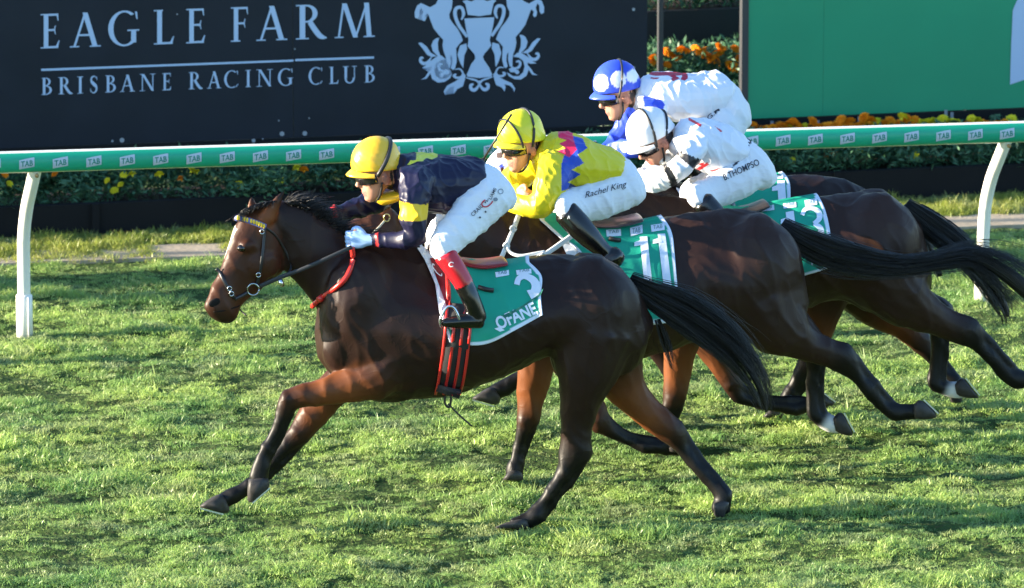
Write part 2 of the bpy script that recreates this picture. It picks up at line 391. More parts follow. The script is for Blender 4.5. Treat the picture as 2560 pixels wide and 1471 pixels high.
def grass_mat(name, ca, cb, cc):
    m = bpy.data.materials.new(name); m.use_nodes = True; n = m.node_tree.nodes; L = m.node_tree.links; b = n['Principled BSDF']
    b.inputs['Roughness'].default_value = .42; b.inputs['Specular IOR Level'].default_value = .5
    g = n.new('ShaderNodeNewGeometry'); a = n.new('ShaderNodeTexNoise'); a.inputs['Scale'].default_value = 1.6; a.inputs['Detail'].default_value = 5; L.new(g.outputs['Position'], a.inputs['Vector'])
    r = n.new('ShaderNodeValToRGB'); r.color_ramp.elements[0].position = .36; r.color_ramp.elements[1].position = .64; r.color_ramp.elements[0].color = (*ca, 1); r.color_ramp.elements[1].color = (*cb, 1); L.new(a.outputs[0], r.inputs[0])
    oi = n.new('ShaderNodeObjectInfo'); mx = n.new('ShaderNodeMix'); mx.data_type = 'RGBA'; mx.inputs[7].default_value = (*cc, 1)
    ri = n.new('ShaderNodeMapRange'); ri.inputs[1].default_value = .6; ri.inputs[2].default_value = 1; ri.inputs[4].default_value = .5; L.new(oi.outputs['Random'], ri.inputs[0]); L.new(ri.outputs[0], mx.inputs[0]); L.new(r.outputs[0], mx.inputs[6])
    wn = n.new('ShaderNodeTexNoise'); wn.inputs['Scale'].default_value = 2.6; wn.inputs['Detail'].default_value = 4; L.new(g.outputs['Position'], wn.inputs['Vector'])
    wr_ = n.new('ShaderNodeMapRange'); wr_.inputs[1].default_value = .52; wr_.inputs[2].default_value = .68; wr_.inputs[4].default_value = .6; L.new(wn.outputs[0], wr_.inputs[0])
    wx = n.new('ShaderNodeMix'); wx.data_type = 'RGBA'; wx.inputs[7].default_value = (.31, .35, .19, 1); L.new(wr_.outputs[0], wx.inputs[0]); L.new(mx.outputs[2], wx.inputs[6])
    L.new(wx.outputs[2], b.inputs['Base Color']); tr = n.new('ShaderNodeBsdfTranslucent'); L.new(wx.outputs[2], tr.inputs[0])
    ms = n.new('ShaderNodeMixShader'); ms.inputs[0].default_value = .45; L.new(b.outputs[0], ms.inputs[1]); L.new(tr.outputs[0], ms.inputs[2]); L.new(ms.outputs[0], n['Material Output'].inputs[0])
    return m
M_grass = grass_mat('turf_grass', (.19, .35, .10), (.40, .55, .14), (.54, .54, .26))
M_lawn = grass_mat('lawn_grass', (.22, .30, .05), (.36, .40, .07), (.46, .40, .15))
def tuft_set(name, m, specs):
    c = bpy.data.collections.new(name)
    for i, sp in enumerate(specs):
        V, F = blade_tuft(*sp, seed=50 + i); me = bpy.data.meshes.new(name); me.from_pydata(V, [], F); me.materials.append(m); c.objects.link(bpy.data.objects.new(name, me))
    return c
C_turf = tuft_set('turf_tuft', M_grass, [(70, .08, .010, .028, .0048, 1.3), (70, .085, .012, .034, .005, 1.5), (50, .07, .014, .042, .0052, 1.2), (36, .055, .02, .060, .0055, 1.0), (64, .085, .008, .025, .0048, 1.6), (24, .045, .03, .085, .006, .9)])
C_lawn = tuft_set('lawn_tuft', M_lawn, [(46, .075, .015, .05, .005, .9), (40, .08, .02, .06, .005, 1.1), (30, .05, .03, .09, .0055, .7)])
def scatter(name, pts, scl, idx, coll, label):
    me = bpy.data.meshes.new(name); me.from_pydata(pts, [], [])
    a = me.attributes.new('scl', 'FLOAT', 'POINT'); a.data.foreach_set('value', np.asarray(scl, dtype=np.float32))
    a = me.attributes.new('vid', 'INT', 'POINT'); a.data.foreach_set('value', np.asarray(idx, dtype=np.int32))
    a = me.attributes.new('rz', 'FLOAT_VECTOR', 'POINT'); rz = np.zeros((len(pts), 3), dtype=np.float32); rz[:, 2] = rng.random(len(pts)) * 6.283; rz[:, :2] = rng.normal(size=(len(pts), 2)) * .12; a.data.foreach_set('vector', rz.ravel())
    ob = bpy.data.objects.new(name, me); COL.objects.link(ob)
    g = bpy.data.node_groups.new(name, 'GeometryNodeTree'); g.interface.new_socket('Geometry', in_out='INPUT', socket_type='NodeSocketGeometry'); g.interface.new_socket('Geometry', in_out='OUTPUT', socket_type='NodeSocketGeometry')
    n = g.nodes; L = g.links; gi = n.new('NodeGroupInput'); go = n.new('NodeGroupOutput'); ip = n.new('GeometryNodeInstanceOnPoints'); ci = n.new('GeometryNodeCollectionInfo')
    ci.inputs[0].default_value = coll; ci.inputs[1].default_value = True; ci.inputs[2].default_value = True
    def att(nm, ty):
        q = n.new('GeometryNodeInputNamedAttribute'); q.data_type = ty; q.inputs[0].default_value = nm; return q.outputs[0]
    L.new(gi.outputs[0], ip.inputs['Points']); L.new(ci.outputs[0], ip.inputs['Instance']); ip.inputs['Pick Instance'].default_value = True
    L.new(att('vid', 'INT'), ip.inputs['Instance Index']); L.new(att('scl', 'FLOAT'), ip.inputs['Scale'])
    er = n.new('FunctionNodeEulerToRotation'); L.new(att('rz', 'FLOAT_VECTOR'), er.inputs[0]); L.new(er.outputs[0], ip.inputs['Rotation'])
    L.new(ip.outputs[0], go.inputs[0]); md = ob.modifiers.new('scatter', 'NODES'); md.node_group = g
    tag(ob, label, 'grass', None, 'stuff'); return ob
N = 62000
xs = rng.uniform(-4.4, 4.4, N); ys = rng.uniform(26.9, 38.5, N)
dk = (np.stack([xs, ys], 1) - KERB.o[:2]) @ KERB.en[:2]
pts = []; scl = []; vid = []
for x, y, d in zip(xs, ys, dk):
    if d < .02 - .10 * max(0, nz2(x, y, 2.2, 5)): continue
    a = nz2(x, y * 1.6, 2.1, 1.0) + .6 * nz2(x, y * 1.8, 5.5, 9.0); dens = .85 + .42 * a
    if random.random() > dens: continue
    pts.append((x, y, -.012 + lie(x, y) + .006 * a)); scl.append(max(.40, .70 + .72 * a + random.gauss(0, .13)))
    vid.append(random.choices(range(6), (4, 4, 3, .8 + 2.2 * max(0, a), 4, .2 + 1.2 * max(0, a)))[0])
scatter('turf_grass', pts, scl, vid, C_turf, 'thick tufted green turf grass covering the track')
pts = []; scl = []; vid = []
LW = 24000
for k in range(LW):
    s = random.uniform(-4.5, 9.5); dd = random.uniform(0, 1); kd0 = 0
    A = along(KERB, s, -.42 + (.14 * max(0, nz2(s, 3, 1.1)) + (.46 if s < .95 or 1.42 < s < 5.2 else 0)) * random.random()); B = along(BED, s, .02)
    p = A + (B - A) * dd
    if nz2(p[0], p[1], 3, 2) * .9 + .7 < random.random(): continue
    pts.append((p[0], p[1], 0.0)); scl.append(.8 + .5 * nz2(p[0], p[1], 4, 8) + random.gauss(0, .12)); vid.append(random.choices((0, 1, 2), (3, 3, 1))[0])
scatter('lawn_grass', pts, scl, vid, C_lawn, 'lighter yellowish lawn strip in front of the timber bed')

# ---- running rail
RH = 2.0
rail_fr = RAILB.shifted(.34)
zr = rail_fr.P(62, 405)[2]
M_green = mat('rail_green', (.006, .35, .20), .38, .5, var=.06, vscale=3)
M_tapew = mat('decal_white', (.45, .52, .60), .5); M_tapeg = mat('decal_green', (.01, .22, .17), .5)
rail = empty('running_rail', along(rail_fr, 0, 0, 0), 'green rail with white emblems on curved white posts behind the horses', 'rail')
ry, rz_ = .052, .063
V = []; F = []; MI = []; n = 24; S0, S1 = -9.0, 15.0; segs = 24
for i in range(segs + 1):
    s = S0 + (S1 - S0) * i / segs
    for k in range(n):
        a = 2 * math.pi * k / n; V.append(along(rail_fr, s, ry * math.cos(a), zr + rz_ * math.sin(a)))
for i in range(segs):
    for k in range(n):
        F.append((i * n + k, i * n + (k + 1) % n, (i + 1) * n + (k + 1) % n, (i + 1) * n + k))
        a = 2 * math.pi * (k + .5) / n; MI.append(0 if abs(math.sin(a)) < .86 else 1)
mk('rail_tube', V, F, [M_green, mat('rail_white', (.8, .78, .70), .35)], rail, True, mi=MI)
posts_px = [((62, 841), (59, 700), (66, 560), (96, 436)), ((2455, 757), (2460, 600), (2472, 490), (2508, 364))]
s_left = (ground(62, 841) - RAILB.o) @ RAILB.es; s_right = (ground(2455, 757) - RAILB.o) @ RAILB.es
step = s_right - s_left
M_post = mat('post_white', (.8, .79, .74), .3, .5, var=.03)
for k in (-1, 0, 1, 2):
    s = s_left + k * step; b0 = along(RAILB, s, 0)
    pp = cr([b0 + np.array((0, 0, -.05)), b0 + np.array((0, 0, .2)), b0 + RAILB.en * .008 + np.array((0, 0, .40)), b0 + RAILB.en * .05 + np.array((0, 0, .60)), b0 + RAILB.en * .13 + RAILB.es * .012 + np.array((0, 0, .77)), b0 + RAILB.en * .235 + RAILB.es * .03 + np.array((0, 0, .91)), b0 + RAILB.en * .335 + RAILB.es * .05 + np.array((0, 0, zr - .03))], 6)
    v, f = tube(pp, .037, 14); po = mk('post', v, f, M_post, rail)
    v, f = tube([b0 + np.array((0, 0, -.05)), b0 + np.array((0, 0, .24)), b0 + np.array((0, 0, .245))], [.048, .047, .040], 14); mk('post_sleeve', v, f, M_post, po)
    v, f = tube([b0 + RAILB.es * .02 + RAILB.en * .048 + np.array((0, 0, 0)), b0 + RAILB.es * .02 + RAILB.en * .048 + np.array((0, 0, .235))], .007, 6); mk('sleeve_rib', v, f, M_post, po)
    v, f = tube([along(rail_fr, s + .05, .03, zr - .075), along(rail_fr, s + .05, .045, zr - .075)], .012, 8); mk('bolt', v, f, mat('rusty_bolt', (.35, .22, .08), .6), po)
def rail_map(u, v, off=.002):
    # u: metres along, v: metres down from the rail's middle, wrapped round the tube
    a = -v / rz_; return along(rail_fr, u, (ry + off) * math.cos(a), zr + (rz_ + off) * math.sin(a))
u0 = (rail_fr.P(65, 405) - rail_fr.o) @ rail_fr.es
for k in range(-2, 34):
    u = u0 + k * .1925 * .985
    fl = put_poly('emblem', [[(u - .043, -.018), (u, -.027), (u + .043, -.034), (u + .043, .0), (u + .043, .020), (u, .028), (u - .043, .037), (u - .043, 0)]], lambda x, y, o: rail_map(x, y, o), M_tapew, rail, .0015, cell=.012)
    put_text('emblem_lettering', 'TAB', lambda x, y, o: rail_map(x, y, o), (u - .034, .020), (.068, -.006), (0, -.032), M_tapeg, fl, .003, bold=.02)

# ---- timber bed with marigolds
M_black = mat('black_board', (.006, .0065, .008), .75, .2, var=.25, vscale=2, bump=.15, bscale=25)
bed = empty('flower_bed', along(BED, 3, -.3), 'long black timber bed edging full of marigolds under the boards', 'planter')
bh = BED.P(300, 482)[2] - 0
bh = BED.P(300, 507)[2]
v, f = box_axes(along(BED, 3, -.03, bh / 2 - .02), BED.es * 14, BED.en * .03, (0, 0, bh / 2 + .02)); mk('edging_board', v, f, M_black, bed, False)
v, f = box_axes(along(BED, 3, -.42, bh / 2 - .06), BED.es * 14, BED.en * .36, (0, 0, bh / 2)); mk('soil', v, f, mat('soil', (.05, .035, .025), .95, .1, var=.3, vscale=20), bed, False)
for k in range(12):
    v, f = box_axes(along(BED, -9 + 2.4 * k, .012, bh / 2), BED.es * .022, BED.en * .011, (0, 0, bh / 2)); mk('peg', v, f, M_black, bed, False)
M_leaf = mat('marigold_leaf', (.06, .15, .075), .5, .4, var=.35, vscale=18, trans=.25)
M_or = mat('marigold_orange', (.85, .30, .012), .7, .2, var=.15, vscale=60, trans=.2); M_ye = mat('marigold_yellow', (.75, .66, .03), .7, .2, var=.12, vscale=60, trans=.2)
def leafy(n, rx, ry_, h, seed, ls=.045, spire=.35):
    g = np.random.default_rng(seed); V = []; F = []
    cl = [(g.uniform(-rx, rx), g.uniform(-ry_, ry_), h * (.35 + .65 * g.random())) for _ in range(9)]
    for _ in range(n):
        c = cl[g.integers(9)]; p = np.array((c[0], c[1], c[2])) + g.normal(size=3) * np.array((rx * .30, ry_ * .3, h * .20))
        p[2] = abs(p[2]) * 1.0; p[2] = min(p[2], h * 1.08)
        d = g.normal(size=3); d[2] += .25; d /= np.linalg.norm(d); e = np.cross(d, g.normal(size=3)); e /= np.linalg.norm(e); L = ls * (.6 + .8 * g.random()); w = L * .32; b = len(V)
        V += [p, p + d * L * .5 + e * w / 2, p + d * L, p + d * L * .5 - e * w / 2]; F += [(b, b + 1, b + 2), (b, b + 2, b + 3)]
    for c in cl:
        b = len(V); r = .004; V += [(c[0] * .3 - r, c[1] * .3, 0), (c[0] * .3 + r, c[1] * .3, 0), (c[0], c[1], c[2])]; F.append((b, b + 1, b + 2))
    return V, F
def leaf_mesh(*a, **k):
    V, F = leafy(*a, **k); me = bpy.data.meshes.new('foliage'); me.from_pydata([tuple(float(c) for c in v) for v in V], [], F); me.materials.append(M_leaf); return me
PLM = [leaf_mesh(760, .16, .2, .36, 100 + i, ls=.055) for i in range(4)]
def flower_mesh(m):
    V = []; F = []; g = np.random.default_rng(3)
    for L, (r, z, k) in enumerate(((.030, 0, 11), (.028, .007, 10), (.022, .013, 8), (.014, .018, 6), (.006, .021, 4))):
        for i in range(k):
            a = 2 * math.pi * (i + .37 * L) / k; w = math.pi / k * 1.25; b = len(V); rr = r * (.9 + .2 * g.random())
            V += [(0, 0, z * .7), (rr * .75 * math.cos(a - w), rr * .75 * math.sin(a - w), z), (rr * math.cos(a), rr * math.sin(a), z - .004 + .003 * g.random()), (rr * .75 * math.cos(a + w), rr * .75 * math.sin(a + w), z)]
            F += [(b, b + 1, b + 2), (b, b + 2, b + 3)]
    b = len(V); V += [(0, 0, -.02), (.012, 0, -.004), (-.006, .01, -.004), (-.006, -.01, -.004)]; F += [(b, b + 2, b + 1), (b, b + 3, b + 2), (b, b + 1, b + 3)]
    me = bpy.data.meshes.new('flower_head'); me.from_pydata([tuple(float(c) for c in v) for v in V], [], F); me.materials.append(m); return me
FLM = [flower_mesh(M_or), flower_mesh(M_ye)]
plants = []
def plant(loc, sc, i, label, group):
    e = empty('marigold_plant', loc, label, 'plant', group); ob = bpy.data.objects.new('foliage', PLM[i % 4]); COL.objects.link(ob); ob.parent = e; ob.rotation_euler.z = random.random() * 6.28; ob.scale = sc
    plants.append(e); return e
PB = .30
for k in range(33):
    s = -1.0 + k * .29
    plant(along(BED, s - .6, -.27 + random.uniform(-.03, .03), bh - .07), (1.05, 1.05, random.uniform(.66, .80)), k, 'dark green marigold plant growing in the black timber bed under the boards', 'marigold plants in the timber bed')
for k in range(33):
    s = -1.15 + k * .29
    plant(along(BED, s - .6, -.52 + random.uniform(-.03, .03), bh - .07), (1.05, 1.05, random.uniform(.58, .70)), k + 2, 'dark green marigold plant growing in the black timber bed under the boards', 'marigold plants in the timber bed')
NB = len(plants)
def flower(u, v, fr, kind, sc=1.0, near=0.0, pool=None):
    p = fr.P(u, v, near); best = min(pool or plants, key=lambda e: (e.location.x - p[0]) ** 2 + (e.location.y - p[1]) ** 2)
    ob = bpy.data.objects.new('flower_head', FLM[kind]); COL.objects.link(ob); ob.parent = best; ob.location = Vector(p) - best.location
    ob.rotation_euler = (random.uniform(.3, 1.1), random.uniform(-.5, .5), random.random() * 6); s = sc * random.uniform(.85, 1.15); ob.scale = (s, s, s)
bf = BED.shifted(-.20); bfb = BED.shifted(-.42)
for u, v, k in ((268, 452, 1), (310, 438, 1), (330, 436, 1), (302, 462, 1), (398, 437, 1), (480, 427, 1), (493, 430, 1), (597, 462, 1), (137, 436, 0), (452, 447, 0), (12, 437, 0), (24, 460, 1), (700, 452, 1), (760, 425, 0), (742, 420, 1), (2065, 391, 0), (2085, 384, 0), (2150, 380, 1), (2290, 388, 1), (660, 425, 1), (286, 477, 1), (1980, 400, 1)): flower(u, v, bf, k, 1.0, .06)
for i in range(80):
    u = 1870 + i * 8.4 + random.uniform(-6, 6); v = 331 - (u - 1870) * .022 - abs(random.gauss(0, 9)) - (8 if 2150 < u < 2400 else 0)
    flower(u, v, bfb, 1 if (nz2(u, 0, .012, 4) > -.05) ^ (random.random() < .25) else 0, 1.5)

# ---- the boards
BRD = Frame.line((0, 548), (2560, 431))              # foot line of the sign boards, behind the bed
M_navy = mat('board_navy', (.012, .016, .025), .6, .25, var=.18, vscale=3, bump=.05, bscale=8)
M_let = mat('board_lettering', (.40, .52, .72), .6)
M_dark = mat('dark_metal', (.007, .008, .009), .7, .2, var=.15)
def quadboard(name, fr, x0, x1, vb0, vb1, ztop, m, parent, lat=0.0, th=.02):
    a = fr.P(x0, vb0, lat); b = fr.P(x1, vb1, lat); V = []
    for d in (0, -th):
        for p in (a, b, (b[0], b[1], ztop), (a[0], a[1], ztop)): V.append(np.array(p) + fr.en * d)
    return mk(name, V, [(0, 1, 2, 3), (7, 6, 5, 4), (0, 4, 5, 1), (1, 5, 6, 2), (2, 6, 7, 3), (3, 7, 4, 0)], m, parent, False)
ZT = 1.42
sb = empty('sign_board', BRD.P(800, 500), 'dark navy sign board with pale serif lettering and a horse and cup crest', 'sign board')
for xa, xb in ((-1850, -636.5), (-635, 733.2), (734.6, 1617)):
    va = 372 - .0383 * xa; vb = 372 - .0383 * xb; quadboard('panel', BRD, xa, xb, va, vb, ZT, M_navy, sb)
for xp in (-1200, -300, 640, 1560):
    p = BRD.P(xp, 350, -.06); v, f = box_axes((p[0], p[1], ZT / 2), BRD.es * .035, BRD.en * .035, (0, 0, ZT / 2)); mk('post', v, f, M_dark, sb, False)
bp0 = BRD.P(-640, 390, .0); 
for (xa, ya, xb, yb) in ((-1850, 440, 1617, 312),):
    a = BRD.P(xa, ya, -.012); b = BRD.P(xb, yb, -.012); c = (a + b) / 2; h = (b - a) / 2
    v, f = box_axes(c + np.array((0, 0, -.05)), h, BRD.en * .012, (0, 0, .05)); mk('bottom_rail', v, f, M_dark, sb, False)
M_screw = mat('screw_head', (.28, .31, .35), .6)
def bmap(u, v, off=.003): return BRD.P(u, v, off)
def disc(name, u, v, r, m, parent):
    put_poly(name, [[(u + r * math.cos(a * math.pi / 5), v + r * math.sin(a * math.pi / 5)) for a in range(10)]], bmap, m, parent, .003)
for u, v, r in ((305, 351, 6), (281, 353, 3), (634, 352, 5), (705, 335, 6), (762, 334, 6), (697, 302, 2), (773, 296, 2), (657, 348, 2), (1584, 24, 4), (1584, 170, 4), (443, 36, 2), (737, 123, 2)): disc('screw', u, v, r, M_screw, sb)
# serif capitals, drawn in a unit cell (x 0..1, y 0..1 upwards)
T_, t_ = .24, .05
def arcb(cx, cy, rx, ry_, tx, ty, a0, a1, k=18):
    out = []
    for i in range(k):
        q = [R(a0 + (a1 - a0) * (i + d) / k) for d in (0, 1)]
        out.append([(cx + rx * math.cos(q[0]), cy + ry_ * math.sin(q[0])), (cx + rx * math.cos(q[1]), cy + ry_ * math.sin(q[1])), (cx + (rx - tx) * math.cos(q[1]), cy + (ry_ - ty) * math.sin(q[1])), (cx + (rx - tx) * math.cos(q[0]), cy + (ry_ - ty) * math.sin(q[0]))])
    return out
def rc(x0, y0, x1, y1): return [(x0, y0), (x1, y0), (x1, y1), (x0, y1)]
def diag(xb, xt, w, y0=0, y1=1): return [(xb - w / 2, y0), (xb + w / 2, y0), (xt + w / 2, y1), (xt - w / 2, y1)]
def glyph(ch, T=T_):
    sf = .035
    if ch in 'EFL':
        g = [rc(.16, 0, .16 + T, 1), rc(0, 0, .16 + T + .12, sf), rc(0, 1 - sf, .16 + T + .05, 1)]
        if ch in 'EF': g += [rc(.16 + T, .94, .92, 1), [(.84, .94), (.92, .94), (.94, .79), (.90, .79)], rc(.16 + T, .50, .76, .555), [(.70, .555), (.76, .555), (.80, .66), (.76, .66)], [(.70, .50), (.76, .50), (.80, .40), (.76, .40)]]
        if ch in 'EL': g += [rc(.16 + T, 0, .93, .06), [(.80, .06), (.93, .06), (1, .22), (.95, .22)]]
        return g
    if ch == 'I': return [rc(.28, 0, .72, 1), rc(0, 0, 1, sf), rc(0, 1 - sf, 1, 1)]
    if ch == 'A': return [diag(.14, .50, .075), diag(.82, .49, .165), rc(.27, .32, .70, .375), rc(0, 0, .30, sf), rc(.64, 0, 1, sf)]
    if ch == 'M': return [diag(.10, .22, .05), diag(.52, .24, .12), diag(.52, .80, .05), diag(.86, .79, .12), rc(0, 0, .22, sf), rc(.72, 0, 1, sf)]
    if ch == 'N': return [rc(.14, 0, .20, 1), diag(.83, .20, .16), rc(.80, 0, .86, 1), rc(0, 0, .34, sf), rc(.66, 1 - sf, 1, 1), rc(0, 1 - sf, .2, 1)]
    if ch == 'R': return [rc(.12, 0, .12 + T * .75, 1), rc(0, 0, .42, sf), rc(0, 1 - sf, .3, 1)] + arcb(.34, .74, .36, .26, .16, .05, -90, 90) + [rc(.28, .95, .34, 1), rc(.28, .48, .36, .53)] + stroke([(.45, .50), (.62, .26), (.80, .07), (1.0, .02)], [.16, .17, .15, .03], 5)
    if ch == 'B': return [rc(.14, 0, .14 + T, 1), rc(0, 0, .34, sf), rc(0, 1 - sf, .34, 1)] + arcb(.42, .76, .44, .24, .2, .05, -90, 90) + arcb(.42, .27, .56, .27, .22, .05, -90, 90) + [rc(.34, .95, .42, 1), rc(.34, .0, .42, .05), rc(.34, .49, .42, .54)]
    if ch in 'CG':
        g = arcb(.52, .5, .52, .52, .17, .05, 52, 300 if ch == 'C' else 312) + [[(.86, .98), (.93, .98), (.95, .76), (.91, .76)]]
        if ch == 'G': g += [rc(.74, .08, .90, .44), rc(.62, .42, 1, .46)]
        else: g += [[(.78, .06), (.85, .03), (.98, .20), (.95, .22)]]
        return g
    if ch == 'U': return [rc(.12, .3, .12 + T * .75, 1), rc(.80, .3, .86, 1), rc(0, 1 - sf, .42, 1), rc(.66, 1 - sf, 1, 1)] + arcb(.49, .32, .37, .34, .14, .07, 180, 360)
    if ch == 'S': return stroke([(.84, .80), (.72, .94), (.45, .98), (.22, .86), (.22, .68), (.48, .53), (.76, .38), (.80, .18), (.58, .03), (.30, .04), (.14, .20)], [.04, .06, .08, .16, .2, .24, .22, .17, .08, .06, .04], 4) + [[(.82, .96), (.87, .96), (.89, .74), (.84, .74)], [(.10, .05), (.15, .05), (.13, .28), (.08, .28)]]
def word(letters, base, slope, cap, parent, k=2.534):
    for ch, x0, x1 in letters:
        x0 /= k; x1 /= k
        polys = [[(x0 + (x1 - x0) * x, base - slope * (x0 + (x1 - x0) * x) - cap * y) for x, y in p] for p in glyph(ch)]
        put_poly('letter', polys, bmap, M_let, parent, .003, .00006)
word([('E', 258, 378), ('A', 443, 638), ('G', 685, 882), ('L', 975, 1103), ('E', 1180, 1300), ('F', 1463, 1578), ('A', 1625, 1820), ('R', 1875, 2070), ('M', 2120, 2375)], 125.4, .0352, 86, sb)
word([('B', 262, 330), ('R', 370, 460), ('I', 490, 527), ('S', 567, 622), ('B', 667, 735), ('A', 760, 855), ('N', 885, 985), ('E', 1028, 1085), ('R', 1195, 1285), ('A', 1312, 1402), ('C', 1420, 1512), ('I', 1555, 1590), ('N', 1625, 1728), ('G', 1760, 1858), ('C', 1955, 2045), ('L', 2085, 2145), ('U', 2172, 2260), ('B', 2308, 2375)], 242, .0384, 42.6, sb)
put_poly('rule', [[(103, 172.5), (734, 149.5), (734, 154.5), (103, 178)], [(738, 148.2), (935, 141.5), (935, 147), (738, 153.5)]], bmap, M_let, sb)
# the crest: traced in the crop's pixels (5.6 per photo pixel), left half mirrored about its axis
def cp(p, mir=False):
    x, y = p; x0 = 1112
    if mir: y = y - (x0 - x) * .075; x = 2 * x0 - x
    return (1000 + x / 5.6, y / 5.6)
half = [
 [(560, -130), (700, -130), (735, 20), (725, 120), (690, 200), (695, 260), (740, 330), (810, 410), (855, 500), (880, 570), (830, 620), (785, 680), (790, 760), (795, 860), (770, 960), (745, 985), (715, 960), (735, 880), (730, 800), (705, 760), (712, 860), (690, 960), (650, 985), (650, 880), (640, 800), (610, 720), (595, 640), (605, 560), (540, 490), (470, 400), (420, 270), (395, 200), (380, 190), (350, 225), (365, 270), (345, 300), (315, 290), (305, 230), (325, 170), (300, 110), (275, 140), (270, 230), (245, 265), (210, 250), (205, 170), (240, 80), (295, 45), (350, 70), (420, 105), (500, 60), (530, 0)],
 [(255, 605), (300, 600), (370, 650), (430, 740), (520, 790), (440, 800), (380, 770), (330, 700)],
 [(550, 530), (530, 600), (535, 700), (570, 790), (530, 790), (460, 720), (438, 640), (465, 570), (505, 540)],
 [(520, 790), (580, 780), (640, 830), (560, 850), (500, 900), (480, 980), (500, 1060), (560, 1110), (640, 1105), (730, 1040), (700, 1100), (620, 1150), (530, 1160), (450, 1110), (425, 1030), (440, 930), (390, 950), (310, 950), (360, 920), (420, 860)],
 [(440, 960), (420, 1040), (370, 1105), (290, 1118), (350, 1085), (390, 1020)],
 [(840, 640), (930, 610), (940, 690), (900, 780), (885, 960), (840, 880), (805, 770)],
 [(880, 1010), (920, 1060), (905, 1130), (880, 1210), (800, 1250), (760, 1310), (745, 1250), (760, 1210), (690, 1230), (640, 1280), (630, 1330), (612, 1280), (660, 1200), (760, 1150), (850, 1090)],
 [(560, 1030), (600, 1010), (640, 970), (700, 1000), (680, 1045), (620, 1050), (590, 1085), (555, 1070)],
]
strk = [
 ([(450, 790), (380, 880), (320, 890), (285, 850), (300, 810), (330, 820)], [10, 40, 45, 40, 34, 20]),
 ([(640, 990), (570, 990), (540, 940), (560, 900), (600, 910)], [10, 36, 36, 34, 22]),
 ([(770, 975), (840, 970), (880, 1030), (850, 1080), (790, 1090), (755, 1060), (790, 1040)], [12, 20, 26, 26, 34, 36, 20]),
 ([(860, 280), (890, 200), (870, 120), (820, 105), (775, 140), (775, 230), (820, 350), (890, 450), (940, 520)], [20, 44, 46, 46, 50, 50, 48, 44, 40]),
 ([(1110, 1130), (1100, 1200), (1050, 1260), (1000, 1250), (990, 1200), (1030, 1180)], [14, 30, 46, 46, 44, 26]),
 ([(920, 1090), (1000, 1110), (1070, 1130), (1108, 1170)], [10, 24, 26, 30]),
]
crest = []
for mir in (False, True):
    for p in half: crest.append([cp(q, mir) for q in p])
    for p, w in strk: crest += stroke([cp(q, mir) for q in p], [x / 5.6 for x in w], 5)
crest += [[cp(q) for q in p] for p in (
 [(900, 262), (1320, 245), (1310, 330), (1285, 450), (1255, 560), (1280, 640), (1180, 760), (1160, 800), (1180, 850), (1250, 950), (1270, 1000), (1290, 1040), (1280, 1075), (1112, 1095), (940, 1075), (935, 1040), (960, 990), (990, 910), (1055, 820), (1040, 760), (945, 650), (960, 560), (930, 440)],
 [(950, 210), (915, 60), (875, 20), (930, 0), (1000, 25), (1060, -10), (1112, -40), (1160, -10), (1220, 20), (1290, -5), (1350, 10), (1310, 50), (1275, 205), (1112, 230)])]
cb = put_poly('crest', crest, bmap, M_let, sb, .003, .00002)
for s, o, ex, ey in (('R', cp((1050, 560)), (125 / 5.6, 0), (0, -200 / 5.6)), ('B', cp((975, 530)), (60 / 5.6, 0), (0, -130 / 5.6)), ('C', cp((1190, 525)), (75 / 5.6, 0), (0, -125 / 5.6))): put_text('crest_letter', s, bmap, o, ex, ey, mat('crest_blue', (.22, .32, .50), .6), cb, .009)

gb = empty('sign_board', BRD.P(2200, 480), 'green sign board with part of a big white emblem at the right', 'sign board')
M_gb = mat('board_green', (.014, .265, .135), .5, .4, var=.05, vscale=2)
for xa, xb in ((1869, 2057), (2057.6, 2900), (2901, 3700)):
    quadboard('panel', BRD, xa, xb, 298 - .042 * (xa - 1869), 298 - .042 * (xb - 1869), ZT, M_gb, gb)
for xp in (1858, 2700, 3500):
    p = BRD.P(xp, 350, -.02); v, f = box_axes((p[0], p[1], ZT / 2), BRD.es * .022, BRD.en * .03, (0, 0, ZT / 2)); mk('post', v, f, mat('post_grey', (.035, .036, .04), .5), gb, False)
a = BRD.P(1860, 300, -.008); b = BRD.P(3700, 225, -.008); v, f = box_axes((a + b) / 2 + np.array((0, 0, -.055)), (b - a) / 2, BRD.en * .012, (0, 0, .055)); mk('bottom_rail', v, f, M_dark, gb, False)
put_poly('emblem', [[(2525, 212), (2528, 110), (2532, 26), (2542, 2), (2600, -60), (2980, -160), (2980, 60)]], bmap, M_let, gb, .004)
for u, v in ((2045, 310), (1930, 312), (2148, 301), (2365, 284), (2380, 290)): put_poly('bracket', [[(u - 4, v - 9), (u + 4, v - 9), (u + 4, v + 9), (u - 4, v + 9)]], lambda x, y, o: BRD.P(x, y, o), mat('bracket_steel', (.3, .33, .38), .4, metal=.5), gb, .008)

